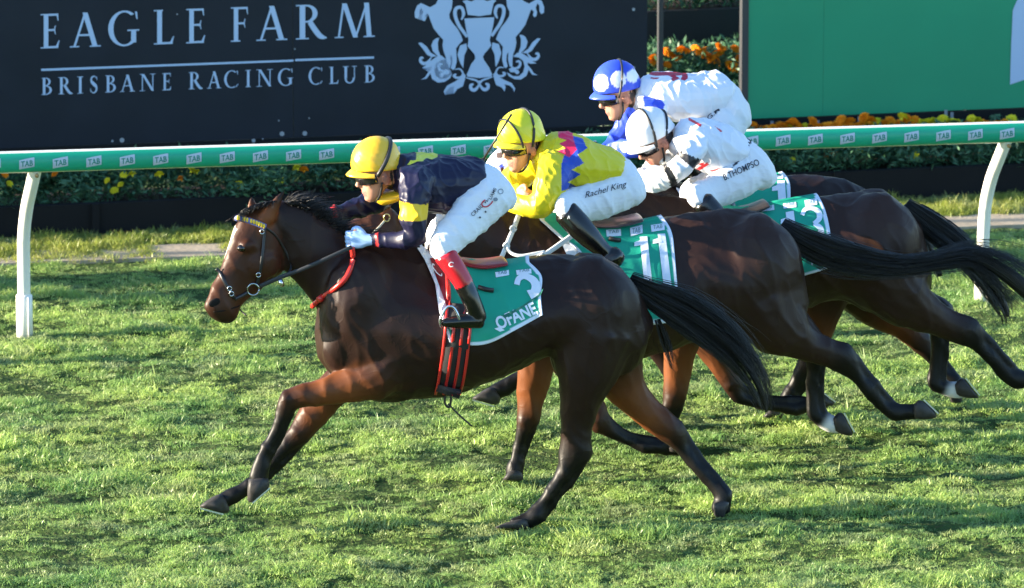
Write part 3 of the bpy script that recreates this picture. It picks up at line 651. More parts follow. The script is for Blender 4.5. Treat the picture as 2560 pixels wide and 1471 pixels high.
# ---- what shows through the gap between the boards
GAP = BRD.shifted(-1.3); GPL = BRD.shifted(-.75)
tb = empty('raised_planter', GAP.P(1740, 440), 'dark grey raised planter wall seen in the gap between the boards', 'planter')
a = GAP.P(1300, 45); b = GAP.P(2300, -2); zt = (a[2] + b[2]) / 2
v, f = box_axes(np.array(((a[0] + b[0]) / 2, (a[1] + b[1]) / 2, zt / 2)), GAP.es * 3, GAP.en * .03, (0, 0, zt / 2)); mk('wall_board', v, f, mat('planter_grey', (.022, .020, .022), .6, .3, var=.1), tb, False)
v, f = box_axes(np.array(((a[0] + b[0]) / 2, (a[1] + b[1]) / 2, zt / 2)) - GAP.en * .45, GAP.es * 3, GAP.en * .4, (0, 0, zt / 2 - .03)); mk('soil', v, f, MATS['soil'], tb, False)
p = BRD.shifted(-.25).P(1650, 200); dp = empty('support_post', (p[0], p[1], 0), 'thin dark post standing in the gap between the two boards', 'post')
v, f = box_axes((p[0], p[1], 1.7), BRD.es * .016, BRD.en * .02, (0, 0, 1.7)); mk('shaft', v, f, MATS['post_grey'], dp, False)
v, f = box_axes((p[0], p[1], .02), BRD.es * .06, BRD.en * .06, (0, 0, .02)); mk('foot_plate', v, f, MATS['post_grey'], dp, False)
gp = []
for k in range(6):
    c = GPL.P(1560 + k * 62, 400); h = GPL.P(1560 + k * 62, 140)[2]
    if k == 0: PLT = [leaf_mesh(2200, .2, .22, h * .97, 300 + i_) for i_ in range(3)]
    e = plant((c[0], c[1], -.01), (1.1, 1.1, 1.0), k, 'tall marigold plant with orange flowers in the gap between the boards', 'marigold plants in the gap'); gp.append(e); e.children[0].data = PLT[k % 3]
for k in range(9):
    c = GAP.P(1480 + k * 62, 20 - k * 2, -.3); plant((c[0], c[1], zt - .05), (1.1, 1.1, random.uniform(.7, 1)), k + 1, 'leafy plant on top of the raised planter behind the gap', 'plants on the raised planter')
gf = GPL.shifted(.05)
for u, v in ((1607, 162), (1598, 168), (1630, 153), (1634, 145), (1662, 130), (1672, 136), (1683, 143), (1697, 147), (1668, 163), (1703, 125), (1716, 129), (1740, 124), (1752, 131), (1762, 138), (1772, 143), (1780, 147), (1790, 154), (1795, 135), (1806, 126), (1797, 116), (1838, 123), (1850, 145), (1828, 165), (1836, 170), (1840, 176), (1824, 162), (1760, 128)): flower(u, v, gf, 0, 1.25, .12, gp)

# ---- unseen panels on tall posts, added to cast the shade band by the rail
ub = empty('shade_panels', along(BRD, 3, -.15), 'long dark unseen panels on tall posts, added behind the sign boards to shade the turf', 'shade panel')
for z0, z1 in ((2.75, 3.42), (3.58, 4.75)):
    v, f = box_axes(along(BRD, -2, -.16, (z0 + z1) / 2), BRD.es * 16, BRD.en * .015, (0, 0, (z1 - z0) / 2)); mk('panel', v, f, M_navy, ub, False)
for k in range(9):
    v, f = box_axes(along(BRD, -17.5 + 4 * k, -.21, 2.4), BRD.es * .03, BRD.en * .03, (0, 0, 2.4)); mk('post', v, f, M_dark, ub, False)

# ================================================================== HORSES
YAW = R(9.5)
FR = {'3': Frame(1300, 1313, YAW), '11': Frame(1300, 1195, YAW), '13': Frame(1300, 1124, YAW), '1': Frame(1300, 1061, YAW)}
BLK = (.0045, .004, .004)
M_coat = mat('horse_coat', (.1, .05, .03), .46, .24, var=.15, vscale=5, attr='Col', bump=.22, bscale=13, vein=.10)
M_hoof = mat('hoof_horn', (.035, .032, .031), .5, .3, var=.3, vscale=30)
M_shoe = mat('shoe_metal', (.62, .66, .70), .35, metal=.7)
M_eye = mat('horse_eye', (.006, .004, .004), .08, .8)
M_hair = mat('horse_hair', (.006, .0055, .0055), .42, .5)
M_leather = mat('black_leather', (.015, .015, .017), .4, .5)
M_buckle = mat('buckle_steel', (.7, .72, .75), .25, metal=1)
M_red = mat('red_leather', (.55, .025, .02), .3, .5)
M_wstrap = mat('white_strap', (.72, .76, .80), .4)
def lerp(a, b, t): return tuple(x + (y - x) * t for x, y in zip(a, b))
def hoof(fr, poly, lat, hw, parent, shoe=None):
    c = np.mean(poly, axis=0); V = []; F = []; n = len(poly)
    P = cr([*poly, poly[0]], 2)[:-1]; n = len(P)
    for q, s in ((-1, .70), (-.72, .93), (0, 1), (.72, .93), (1, .70)):
        for p in P: x = c + (p - c) * s; V.append(fr.P(x[0], x[1], lat + hw * q))
    for i in range(4):
        for k in range(n): F.append((i * n + k, i * n + (k + 1) % n, (i + 1) * n + (k + 1) % n, (i + 1) * n + k))
    F.append(tuple(range(n))[::-1]); F.append(tuple(4 * n + k for k in range(n)))
    h = mk('hoof', V, F, M_hoof, parent)
    if shoe:
        a, b = np.array(shoe[0], float), np.array(shoe[1], float); t = b - a; nn = np.array((-t[1], t[0])) / np.linalg.norm(t)
        if (c - (a + b) / 2) @ nn > 0: nn = -nn
        q = []
        for l in (lat - hw * .8, lat + hw * .8):
            for p in (a, b, b + nn * 3.5, a + nn * 3.5): q.append(fr.P(p[0], p[1], l))
        mk('horseshoe', q, [(0, 1, 2, 3), (7, 6, 5, 4), (0, 4, 5, 1), (1, 5, 6, 2), (2, 6, 7, 3), (3, 7, 4, 0)], M_shoe, h, False)
    return h
def hair(name, fr, path, n, parent, latw=.05, seed=0, r0=.0021, core=.32, lo=.5, hi=1.12, wig=.5, fray=1.0, lat0=0.0):
    """strands following a pixel path with widths: (x,y,w)"""
    g = np.random.default_rng(seed); P = cr(path, 8); m = len(P); mb = MB()
    def at(s):
        q = min(max(s, 0), 1) * (m - 1); i = min(int(q), m - 2); a = P[i] + (P[i + 1] - P[i]) * (q - i)
        if s > 1: a = a.copy(); d = P[-1] - P[-3]; a[:2] += d[:2] / (np.linalg.norm(d[:2]) + 1e-9) * (s - 1) * 160
        t = P[min(i + 1, m - 1), :2] - P[max(i - 1, 0), :2]; t /= np.linalg.norm(t) + 1e-9; return a, np.array((-t[1], t[0]))
    if core > 0:
        l = limb(fr, [(p[0], p[1], p[2] * core, lat0, .5) for p in path], BLK, 4, 10); v, f, _ = l.mesh(); mb.add(v, f)
    NC = max(7, n // 22); CL = [(g.uniform(-.5, .5), g.normal() * latw * .6, g.uniform(0, 6.28), g.normal(), g.uniform(lo, hi), g.uniform(.3, 1)) for _ in range(NC)]
    for k in range(n):
        if g.random() < .12: co_ = (g.uniform(-.6, .6), g.normal() * latw, g.uniform(0, 6.28), g.normal() * 1.8, g.uniform(lo, hi * 1.05), 1.6)
        else: co_ = CL[g.integers(NC)]
        o = co_[0] + g.normal() * .05; la = co_[1] + g.normal() * latw * .15; s0 = g.uniform(-.0, .45) * (g.random() < .7); s1 = co_[4] * g.uniform(.85, 1.04); K = 11; pts = []
        w1, w2 = co_[3] * wig, co_[2] + g.normal() * .25; oo = o * (1 + fray * .35 * co_[5])
        for i in range(K):
            s = s0 + (s1 - s0) * i / (K - 1); a, nn = at(s); q = i / (K - 1); tip = max(0, s - .55)
            off = (o * (1 - .25 * q) + (oo - o) * q ** 2) * a[2] + w1 * 9 * q * q + 5 * wig * q * math.sin(w2 + 7 * q) + g.normal() * 3 * tip * fray
            x = a[:2] + nn * off; pts.append(fr.P(x[0], x[1], lat0 + la * (.5 + q)))
        rr = [r0 * (1 - .82 * i / (K - 1)) for i in range(K)]; v, f = tube(pts, rr, 3); mb.add(v, f)
    return mb.build(name, M_hair, parent, True)
def strap(name, fr, pts, w, m, parent, off=.0, flat=.35, sub=5, n=8):
    """pts: list of 3D points"""
    p = cr(pts, sub) if len(pts) > 2 else np.array(pts); v, f = tube(p, w / 2, n, (fr.en, flat)); return mk(name, v, f, m, parent)
def ring3(name, c, ax, ay, r, tr, m, parent, k=20):
    c = np.asarray(c); pts = [c + np.asarray(ax) * r * math.cos(2 * math.pi * i / k) + np.asarray(ay) * r * math.sin(2 * math.pi * i / k) for i in range(k + 1)]
    v, f = tube(pts, tr, 6); return mk(name, v, f, m, parent)
def coat_cols(rows, c0, c1, i0, i1):
    """colour c0 up to station i0, blending to c1 at i1"""
    return [lerp(c0, c1, min(max((i - i0) / max(i1 - i0, 1e-6), 0), 1)) for i in range(len(rows))]
def horse(key, label, S):
    fr = FR[key]; base = fr.P(S['base'][0], S['base'][1]); base = (base[0], base[1], 0)
    root = empty('racehorse', base, label, 'horse', 'racehorses galloping together')
    c = S['coat']; cl = S.get('light', lerp(c, (.28, .085, .022), .56)); L = []; hy = S.get('hyaw', 0.0)  # cl puts sunlit orange into the coat colour, mainly on legs marked lit
    piv = fr.P(S['head'][0][0] + 30, S['head'][0][1] + 40)
    L.append(outl(fr, S['torso'], c, peak=.46, lid=1)); L.append(outl(fr, S['neck'], c, peak=.45, lid=1)); nh = len(S['head'])
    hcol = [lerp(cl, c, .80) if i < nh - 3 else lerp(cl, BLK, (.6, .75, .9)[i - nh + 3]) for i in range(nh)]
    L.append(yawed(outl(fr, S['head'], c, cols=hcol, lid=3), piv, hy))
    for (x, y, rx, ry_, lat, dl) in S.get('bulge', []):
        sc_ = fr.scale(x, y); hd = x < 720 and key == '3'
        for sg in ((1, -1) if lat and not (hd and rx < 25) else (1,)):
            q = ball(fr.P(x, y, 0) + fr.en * lat * sg if sg < 0 or hd else fr.P(x, y, lat), (np.array((0, 0, 1)) * ry_ / sc_, fr.es * rx / sc_, fr.en * dl), (lerp(cl, c, .80) if y < 770 else BLK) if hd else c, 3 if hd else 1)
            L.append(yawed(q, piv, hy) if hd else q)
    for lg in S['legs']:
        rows = [(q[0], q[1], (q[2] + 3) * (1.14 if i == len(lg['p']) - 1 else 1), q[3]) for i, q in enumerate(lg['p'])]; rows.append((*np.mean(lg['hoof'], axis=0), rows[-1][2] * 1.02, rows[-1][3]))
        k = lg['k']; nr = len(rows); main = []; tend = []
        for i, q in enumerate(rows):
            t = np.array(rows[min(i + 1, nr - 1)][:2]) - np.array(rows[max(i - 1, 0)][:2]); t = t / np.linalg.norm(t); nn = np.array((-t[1], t[0])); p = np.array(q[:2])
            if k < i < nr - 3:
                m_ = p + nn * q[2] * .15; main.append((*m_, q[2] * .70, q[3], .95)); e_ = p - nn * q[2] * .30; tend.append((*e_, q[2] * .42, q[3], .8))
            else:
                main.append((*q[:4], .8))
                if i in (k, nr - 3): e_ = p - nn * q[2] * .24; tend.append((*e_, q[2] * .5, q[3], .8))
                if i == k: jk = (p, nn, q)
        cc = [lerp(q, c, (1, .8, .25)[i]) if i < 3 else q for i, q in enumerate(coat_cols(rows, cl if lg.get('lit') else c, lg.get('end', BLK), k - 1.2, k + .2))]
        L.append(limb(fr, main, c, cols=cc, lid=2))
        if 'sock' in lg: L[-1].col[-(4 * lg['sock'] + 1):] = (.62, .62, .62)
        if len(tend) > 1: L.append(limb(fr, tend, BLK, 4, 10, lid=2))
        p, nn, q = jk; w = q[2]; u_ = fr.scale(*p)
        if lg.get('hind'):
            pv = np.array(rows[k - 1][:2]); b0 = p - nn * w * .36; b1 = pv - nn * rows[k - 1][2] * .34
            L.append(limb(fr, [(*(b1 + (b1 - b0) * .3), w * .2, q[3], .7), (*b1, w * .24, q[3], .7), (*((b0 + b1) / 2), w * .24, q[3], .7), (*b0, w * .34, q[3], .8)], BLK, 4, 10, cols=[cc[k - 1], cc[k - 1], lerp(cc[k - 1], BLK, .6), BLK], lid=2))
        else:
            b0 = p + nn * w * .14; L.append(ball(fr.P(b0[0], b0[1], q[3]), (np.array((0, 0, 1)) * w * .40 / u_, fr.es * w * .34 / u_, fr.en * w * .44 / u_), cc[k], 2))
    for e in S.get('ears', []):
        (bx, by), (tx, ty), w, lat = e; b = fr.P(bx, by, lat * .8); t = fr.P(tx, ty, lat); d = t - b
        a = np.cross(d / np.linalg.norm(d), fr.en); st = []
        for q, k in ((-.15, .8), (.1, 1.0), (.4, .95), (.7, .62), (.95, .16)): st.append(np.concatenate([b + d * q, a * w * k, fr.en * w * .55 * k]))
        L.append(yawed(Loft(st, [cl, cl, cl, c, BLK], 4, 12, lid=3), piv, hy * .6))
    def paint(co, cols, lid, nor):
        if S.get('paint'): return S['paint'](co, cols, nor)
        return cols
    body = fused('body', L, M_coat, root, .0095, smooth=3, paint=paint, csm=5, soft=((1,), 16), wr=.008, wscale=9.5)
    for lg in S['legs']: hoof(fr, lg['hoof'], lg['p'][-1][3], .052, root, lg.get('shoe'))
    return root, body
bay = (.019, .0080, .0056); bay2 = (.028, .0125, .0085); bay3 = (.031, .0138, .0092); bay1 = (.017, .008, .006)

H = {}
H['3'] = dict(base=(1300, 1313), coat=bay,
 torso=[(1622, 775, 1612, 850, .08), (1594, 718, 1600, 900, .18), (1535, 674, 1540, 940, .25), (1460, 645, 1465, 935, .285), (1380, 636, 1390, 885, .28), (1290, 650, 1290, 922, .285), (1200, 655, 1200, 962, .30), (1110, 640, 1105, 988, .30), (1020, 612, 1015, 1002, .28), (930, 608, 930, 1000, .25), (862, 650, 857, 965, .21), (815, 725, 812, 920, .12)],
 neck=[(1060, 612, 818, 835, .16), (950, 594, 802, 785, .115), (872, 572, 770, 745, .09), (802, 527, 738, 708, .08), (745, 500, 714, 682, .072), (706, 497, 706, 610, .06), (680, 503, 694, 590, .055)],
 head=[(690 + (x - 690) * k_, y, 690 + (x2 - 690) * k_, y2, h) for k_ in (1.085,) for x, y, x2, y2, h in ((655, 505, 712, 608, .055), (612, 530, 710, 652, .075), (586, 570, 702, 682, .080), (566, 620, 668, 706, .068), (548, 667, 634, 732, .056), (525, 716, 600, 758, .048), (508, 748, 588, 784, .048), (514, 770, 570, 797, .038))],
 bulge=[(905, 780, 105, 155, .09, .148), (1480, 790, 130, 145, .10, .195), (1560, 830, 45, 110, .08, .13), (1455, 890, 75, 95, .13, .14), (840, 860, 40, 70, .09, .10), (558, 786, 16, 13, 0, .032), (640, 650, 48, 40, .055, .04), (597, 606, 20, 15, .062, .022)],
 ears=[((648, 560), (708, 472), .036, .075), ((634, 535), (634, 486), .028, -.06)],
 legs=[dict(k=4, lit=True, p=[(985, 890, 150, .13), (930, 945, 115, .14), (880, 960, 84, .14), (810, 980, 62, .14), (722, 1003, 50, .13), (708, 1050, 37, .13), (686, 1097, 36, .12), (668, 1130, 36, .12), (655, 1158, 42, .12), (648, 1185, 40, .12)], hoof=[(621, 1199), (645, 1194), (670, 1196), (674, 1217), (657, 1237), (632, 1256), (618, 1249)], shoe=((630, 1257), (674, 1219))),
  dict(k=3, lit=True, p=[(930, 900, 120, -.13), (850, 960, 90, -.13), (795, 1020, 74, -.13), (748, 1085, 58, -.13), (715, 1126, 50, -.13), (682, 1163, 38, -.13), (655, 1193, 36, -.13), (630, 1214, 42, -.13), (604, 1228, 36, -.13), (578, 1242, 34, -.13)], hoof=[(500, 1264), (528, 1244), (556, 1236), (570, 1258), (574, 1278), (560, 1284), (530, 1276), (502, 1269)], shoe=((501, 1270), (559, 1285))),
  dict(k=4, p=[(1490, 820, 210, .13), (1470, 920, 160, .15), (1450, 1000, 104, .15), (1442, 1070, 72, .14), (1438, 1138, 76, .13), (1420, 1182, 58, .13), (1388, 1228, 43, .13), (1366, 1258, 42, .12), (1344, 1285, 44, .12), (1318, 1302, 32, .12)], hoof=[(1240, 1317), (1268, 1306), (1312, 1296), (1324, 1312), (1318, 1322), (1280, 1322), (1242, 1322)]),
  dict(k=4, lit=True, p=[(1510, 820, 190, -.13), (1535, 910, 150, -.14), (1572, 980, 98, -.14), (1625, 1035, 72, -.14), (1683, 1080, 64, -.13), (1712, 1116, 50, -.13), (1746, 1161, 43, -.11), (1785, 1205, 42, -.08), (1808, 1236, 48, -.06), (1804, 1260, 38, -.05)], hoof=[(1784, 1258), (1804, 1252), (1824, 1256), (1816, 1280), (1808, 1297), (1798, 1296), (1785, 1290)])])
H['11'] = dict(base=(1300, 1195), coat=bay2,
 torso=[(2010, 700, 2008, 790, .08), (1988, 615, 1995, 845, .18), (1932, 548, 1938, 872, .26), (1860, 524, 1850, 855, .29), (1760, 527, 1745, 852, .285), (1660, 545, 1640, 885, .29), (1540, 560, 1520, 905, .30), (1430, 545, 1410, 915, .28), (1340, 532, 1320, 905, .25), (1255, 560, 1245, 860, .20), (1195, 640, 1195, 800, .12)],
 neck=[(1400, 535, 1215, 800, .15), (1280, 515, 1135, 705, .11), (1150, 505, 1040, 645, .09), (1050, 503, 985, 615, .075)],
 head=[(965, 514, 1010, 612, .065), (890, 538, 970, 655, .085), (846, 570, 925, 700, .088), (832, 640, 888, 738, .07), (822, 700, 864, 768, .056), (812, 740, 850, 798, .05)],
 bulge=[(1890, 680, 120, 140, .10, .195)], ears=[((960, 520), (985, 470), .022, .05)],
 legs=[dict(k=4, p=[(1900, 740, 190, .13), (1950, 820, 150, .15), (2008, 856, 92, .15), (2060, 880, 70, .14), (2106, 894, 76, .13), (2148, 935, 52, .13), (2182, 975, 47, .13), (2213, 1010, 45, .12), (2236, 1030, 45, .12), (2266, 1030, 32, .12)], hoof=[(2282, 1018), (2294, 1002), (2308, 1003), (2326, 1018), (2343, 1038), (2330, 1048), (2286, 1047)], shoe=((2308, 1001), (2345, 1036))),
  dict(k=3, p=[(1900, 740, 180, -.13), (1950, 800, 130, -.14), (2005, 840, 90, -.14), (2038, 880, 64, -.13), (2040, 930, 42, -.13), (2037, 985, 40, -.13), (2042, 1030, 44, -.12), (2064, 1052, 36, -.12), (2082, 1062, 34, -.12)], sock=2, hoof=[(2082, 1046), (2096, 1032), (2109, 1036), (2122, 1060), (2133, 1083), (2127, 1090), (2112, 1088), (2088, 1078)], shoe=((2109, 1034), (2135, 1082))),
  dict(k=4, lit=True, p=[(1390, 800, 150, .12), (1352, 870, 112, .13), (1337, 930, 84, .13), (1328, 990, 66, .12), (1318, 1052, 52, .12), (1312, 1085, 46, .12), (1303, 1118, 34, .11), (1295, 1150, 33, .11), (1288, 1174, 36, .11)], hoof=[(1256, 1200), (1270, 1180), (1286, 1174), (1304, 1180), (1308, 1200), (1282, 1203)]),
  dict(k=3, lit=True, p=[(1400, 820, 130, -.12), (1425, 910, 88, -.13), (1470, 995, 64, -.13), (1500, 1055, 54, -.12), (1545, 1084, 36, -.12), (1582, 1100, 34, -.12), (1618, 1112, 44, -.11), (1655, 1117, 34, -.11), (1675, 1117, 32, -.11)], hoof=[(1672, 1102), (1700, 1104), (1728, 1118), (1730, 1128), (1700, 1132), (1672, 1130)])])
H['13'] = dict(base=(1300, 1124), coat=bay3,
 torso=[(2322, 650, 2314, 735, .08), (2296, 552, 2300, 768, .18), (2235, 502, 2242, 795, .26), (2150, 480, 2155, 775, .29), (2070, 487, 2085, 748, .28), (1970, 505, 1960, 790, .29), (1860, 520, 1850, 838, .30), (1770, 512, 1760, 850, .28), (1690, 503, 1680, 838, .24), (1615, 535, 1612, 790, .19), (1562, 605, 1562, 735, .11)],
 neck=[(1760, 505, 1580, 740, .15), (1640, 478, 1505, 645, .11), (1540, 462, 1430, 570, .09), (1460, 450, 1385, 535, .075)],
 head=[(1420, 445, 1450, 535, .06), (1365, 470, 1415, 575, .085), (1330, 530, 1380, 620, .08), (1312, 590, 1350, 655, .06), (1302, 630, 1336, 682, .05)],
 bulge=[(2190, 615, 118, 130, .10, .195)],
 legs=[dict(k=4, p=[(2200, 680, 180, .13), (2255, 745, 145, .15), (2310, 780, 100, .15), (2365, 808, 74, .14), (2424, 832, 72, .13), (2455, 859, 52, .13), (2488, 893, 47, .13), (2518, 927, 46, .12), (2540, 947, 46, .12), (2572, 948, 32, .12)], hoof=[(2588, 936), (2602, 922), (2616, 924), (2650, 958), (2636, 966), (2590, 964)]),
  dict(k=3, p=[(2200, 680, 170, -.13), (2250, 735, 125, -.14), (2310, 765, 80, -.14), (2350, 785, 70, -.13), (2350, 840, 45, -.13), (2347, 900, 41, -.13), (2345, 955, 46, -.12), (2370, 972, 36, -.12), (2388, 975, 34, -.12)], sock=2, hoof=[(2386, 962), (2400, 946), (2413, 949), (2430, 970), (2446, 991), (2440, 996), (2408, 994), (2390, 986)], shoe=((2413, 947), (2448, 990))),
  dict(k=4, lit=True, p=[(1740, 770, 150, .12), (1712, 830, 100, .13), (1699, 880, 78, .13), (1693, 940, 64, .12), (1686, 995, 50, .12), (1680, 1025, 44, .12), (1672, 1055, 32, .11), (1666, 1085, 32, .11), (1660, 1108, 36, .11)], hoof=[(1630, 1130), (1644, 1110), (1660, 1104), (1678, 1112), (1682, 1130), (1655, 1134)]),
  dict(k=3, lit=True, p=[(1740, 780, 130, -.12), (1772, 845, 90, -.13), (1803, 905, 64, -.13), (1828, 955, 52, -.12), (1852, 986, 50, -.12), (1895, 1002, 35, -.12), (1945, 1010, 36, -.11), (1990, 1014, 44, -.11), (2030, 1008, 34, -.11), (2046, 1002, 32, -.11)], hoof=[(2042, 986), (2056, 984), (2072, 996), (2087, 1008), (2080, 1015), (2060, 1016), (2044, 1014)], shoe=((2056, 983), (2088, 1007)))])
H['1'] = dict(base=(1300, 1061), coat=bay1,
 torso=[(2266, 600, 2260, 680, .08), (2242, 535, 2242, 715, .18), (2180, 480, 2186, 750, .25), (2100, 446, 2098, 760, .28), (2005, 434, 2000, 745, .28), (1900, 450, 1890, 790, .29), (1780, 470, 1770, 820, .29), (1670, 458, 1660, 825, .27), (1590, 448, 1582, 800, .22), (1512, 482, 1504, 760, .17), (1460, 560, 1460, 690, .1)],
 neck=[(1660, 455, 1475, 700, .15), (1545, 415, 1405, 600, .11), (1440, 380, 1345, 505, .09), (1370, 358, 1315, 470, .075)],
 head=[(1325, 350, 1348, 450, .06), (1268, 362, 1306, 470, .085), (1228, 392, 1272, 490, .078), (1198, 448, 1240, 530, .06), (1180, 500, 1212, 560, .05)],
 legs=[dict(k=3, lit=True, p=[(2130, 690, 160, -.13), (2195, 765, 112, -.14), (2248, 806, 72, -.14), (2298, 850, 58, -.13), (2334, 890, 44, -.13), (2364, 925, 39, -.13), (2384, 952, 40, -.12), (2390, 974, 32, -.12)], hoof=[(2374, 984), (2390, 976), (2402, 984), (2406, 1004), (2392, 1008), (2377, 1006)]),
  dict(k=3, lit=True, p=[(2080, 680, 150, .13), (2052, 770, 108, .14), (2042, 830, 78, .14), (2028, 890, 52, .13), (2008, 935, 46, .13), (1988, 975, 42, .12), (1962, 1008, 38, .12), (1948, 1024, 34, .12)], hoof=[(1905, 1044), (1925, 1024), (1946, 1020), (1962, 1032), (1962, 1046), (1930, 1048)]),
  dict(k=3, p=[(1580, 790, 120, .12), (1530, 830, 90, .13), (1462, 862, 64, .13), (1400, 892, 46, .12), (1345, 922, 34, .12), (1305, 944, 32, .12), (1272, 962, 36, .11), (1248, 976, 32, .11)], hoof=[(1182, 994), (1205, 978), (1232, 968), (1250, 988), (1251, 1002), (1240, 1013), (1210, 1006), (1183, 999)], shoe=((1182, 999), (1236, 1015))),
  dict(k=3, p=[(1600, 780, 120, -.12), (1635, 840, 80, -.13), (1665, 895, 58, -.13), (1688, 945, 46, -.12), (1690, 985, 32, -.12), (1684, 1018, 32, -.11), (1676, 1040, 34, -.11)], hoof=[(1648, 1060), (1660, 1044), (1676, 1038), (1692, 1046), (1694, 1060)])])
f3n = FR['3'].en
def paint3(co, cols, nor):
    u, v = topx(co); lat = (co - FR['3'].o) @ FR['3'].en
    b = inpoly(u, v, [(584, 560), (592, 572), (572, 618), (554, 660), (545, 674), (536, 668), (550, 630), (568, 590)]) & ((nor @ f3n) < .75)
    cols[b] = (.55, .48, .42)
    return cols
H['3']['paint'] = paint3; H['3']['hyaw'] = R(20); H['11']['hyaw'] = R(12)
for k_, ids in (('3', (2, 3)), ('11', (0, 1)), ('13', (0, 1)), ('1', (0, 1))):
    for i_ in ids: H[k_]['legs'][i_]['hind'] = True
HO = {}
HO['3'] = horse('3', 'nearest dark bay racehorse, head fully visible, red neck strap, cloth numbered 3', H['3'])
HO['11'] = horse('11', 'second nearest bay racehorse wearing the green cloth numbered 11', H['11'])
HO['13'] = horse('13', 'bay racehorse at the right wearing the green cloth numbered 13', H['13'])
HO['1'] = horse('1', 'farthest dark racehorse by the rail, pale hood, cloth numbered 1', H['1'])

# ---- tails and manes
hair('tail', FR['3'], [(1572, 700, 34), (1630, 735, 62), (1700, 770, 92), (1770, 815, 96), (1835, 870, 82), (1880, 930, 66), (1905, 985, 44), (1916, 1030, 22)], 800, HO['3'][0], seed=1, wig=.9)
hair('tail_wisp', FR['3'], [(1640, 800, 30), (1655, 850, 46), (1668, 890, 40), (1680, 925, 26)], 60, HO['3'][0], seed=2, core=0)
hair('tail', FR['11'], [(1950, 566, 44), (2010, 606, 72), (2090, 640, 84), (2180, 658, 66), (2270, 664, 46), (2350, 652, 46), (2425, 640, 66), (2490, 668, 104), (2545, 708, 128), (2590, 750, 110)], 850, HO['11'][0], seed=3, fray=1.4)
hair('tail', FR['13'], [(2262, 514, 40), (2318, 556, 66), (2380, 604, 70), (2436, 658, 62), (2482, 712, 60), (2512, 764, 44), (2520, 792, 26)], 560, HO['13'][0], seed=4, fray=.8)
hair('tail', FR['1'], [(2225, 505, 40), (2275, 550, 60), (2320, 610, 56), (2350, 690, 40)], 90, HO['1'][0], seed=5)
f3 = FR['3']
def mane(name, fr, crest, n, length, drift, parent, seed, lat0=0.0, rise=1.0, r0=.0024):
    g = np.random.default_rng(seed); C = cr(crest, 6); mb = MB()
    for k in range(n):
        q = g.random() * (len(C) - 1); i = min(int(q), len(C) - 2); a = C[i] + (C[i + 1] - C[i]) * (q - i); L = length * g.uniform(.5, 1.15); pts = []
        du = drift[0] * L * g.uniform(.6, 1.3) + g.normal() * .18 * L; dv = drift[1] * L * g.uniform(.3, 1.3) * rise; la = lat0 + g.normal() * .015; ld = g.normal() * .035
        for j in range(7):
            s = j / 6; pts.append(fr.P(a[0] + du * s + 4 * math.sin(s * 4 + k), a[1] + 6 * (1 - s) + dv * s + L * .45 * s * s, la + ld * s))
        v, f = tube(pts, [r0 * (1 - .8 * j / 6) for j in range(7)], 3); mb.add(v, f)
    return mb.build(name, M_hair, parent, True)
mane('mane', f3, [(712, 503), (745, 514), (790, 540), (840, 575), (890, 596), (950, 604)], 1100, 62, (.85, -.7), HO['3'][0], 11, r0=.0026)
mane('mane_crest', f3, [(715, 503), (745, 510), (790, 534), (840, 570), (900, 592)], 500, 34, (.6, -.45), HO['3'][0], 12)
mane('forelock', f3, [(696, 496), (664, 500), (636, 512), (612, 530)], 420, 46, (-.5, .12), HO['3'][0], 13, lat0=.06)
mane('mane', FR['11'], [(1000, 508), (1100, 508), (1200, 512), (1320, 528)], 150, 40, (.8, -.5), HO['11'][0], 14)
mane('mane', FR['13'], [(1480, 458), (1560, 470), (1660, 490)], 90, 40, (.8, -.5), HO['13'][0], 15)
mane('mane', FR['1'], [(1400, 372), (1480, 395), (1600, 435)], 90, 40, (.8, -.5), HO['1'][0], 16)

# ---- head details of the nearest horse
r3, b3 = HO['3']; D3 = Drape(f3, bvh_of([b3]), .1)
def eyeball(fr, D, u, v, rad, parent):
    c = D(u, v, -.006); l = ball(c, (fr.es * rad, np.array((0, 0, 1)) * rad * .85, fr.en * rad * .9), BLK); vv, ff, _ = l.mesh(); return mk('eye', vv, ff, M_eye, parent)
eyeball(f3, D3, 604, 621, .022, r3)
M_nos = mat('nostril_dark', (.006, .005, .005), .7, .2)
vv, ff, _ = ball(D3(536, 757, .001), ((f3.es * .027 + np.array((0, 0, .014))), (np.array((0, 0, .017)) - f3.es * .009), f3.en * .004), BLK).mesh(); mk('nostril', vv, ff, M_nos, r3)
br = empty('bridle', (0, 0, 0), None, None); br.parent = r3
def on3(pts, off=.006): return [D3(u, v, off) for u, v in pts]
strap('cheek_strap', f3, on3([(662, 566), (660, 600), (655, 650), (648, 690), (641, 716)]), .017, M_leather, br)
bb = strap('browband', f3, on3([(592, 546), (606, 548), (625, 553), (645, 560), (664, 568)], .008), .030, mat('browband_blue', (.10, .13, .35), .4), br, flat=.5)
for k in range(12):
    q = k / 11; p = cr([(594, 543), (606, 545), (625, 550), (645, 557), (660, 564)], 6)[int(q * 24)]
    vv, ff, _ = ball(D3(p[0], p[1] + 2, .016), (f3.es * .006, np.array((0, 0, .012)), f3.en * .005), BLK).mesh(); mk('bead', vv, ff, mat('bead_yellow', (.8, .55, .04), .4), br)
strap('noseband', f3, on3([(541, 672), (550, 682), (560, 702), (572, 724), (587, 746)]), .018, M_leather, br)
strap('mouth_line', f3, on3([(600, 764), (580, 772), (556, 778), (534, 780)], .0), .007, M_nos, r3)
strap('throat_strap', f3, on3([(664, 570), (690, 590), (712, 625), (728, 665), (716, 690)]), .012, M_leather, br)
ring3('bit_ring', D3(633, 724, .02), f3.es, (0, 0, 1), .029, .0045, mat('bit_steel', (.5, .53, .56), .2, metal=1), br)
strap('bit_strap', f3, on3([(588, 748), (605, 740), (620, 732)], .008), .018, M_leather, br)
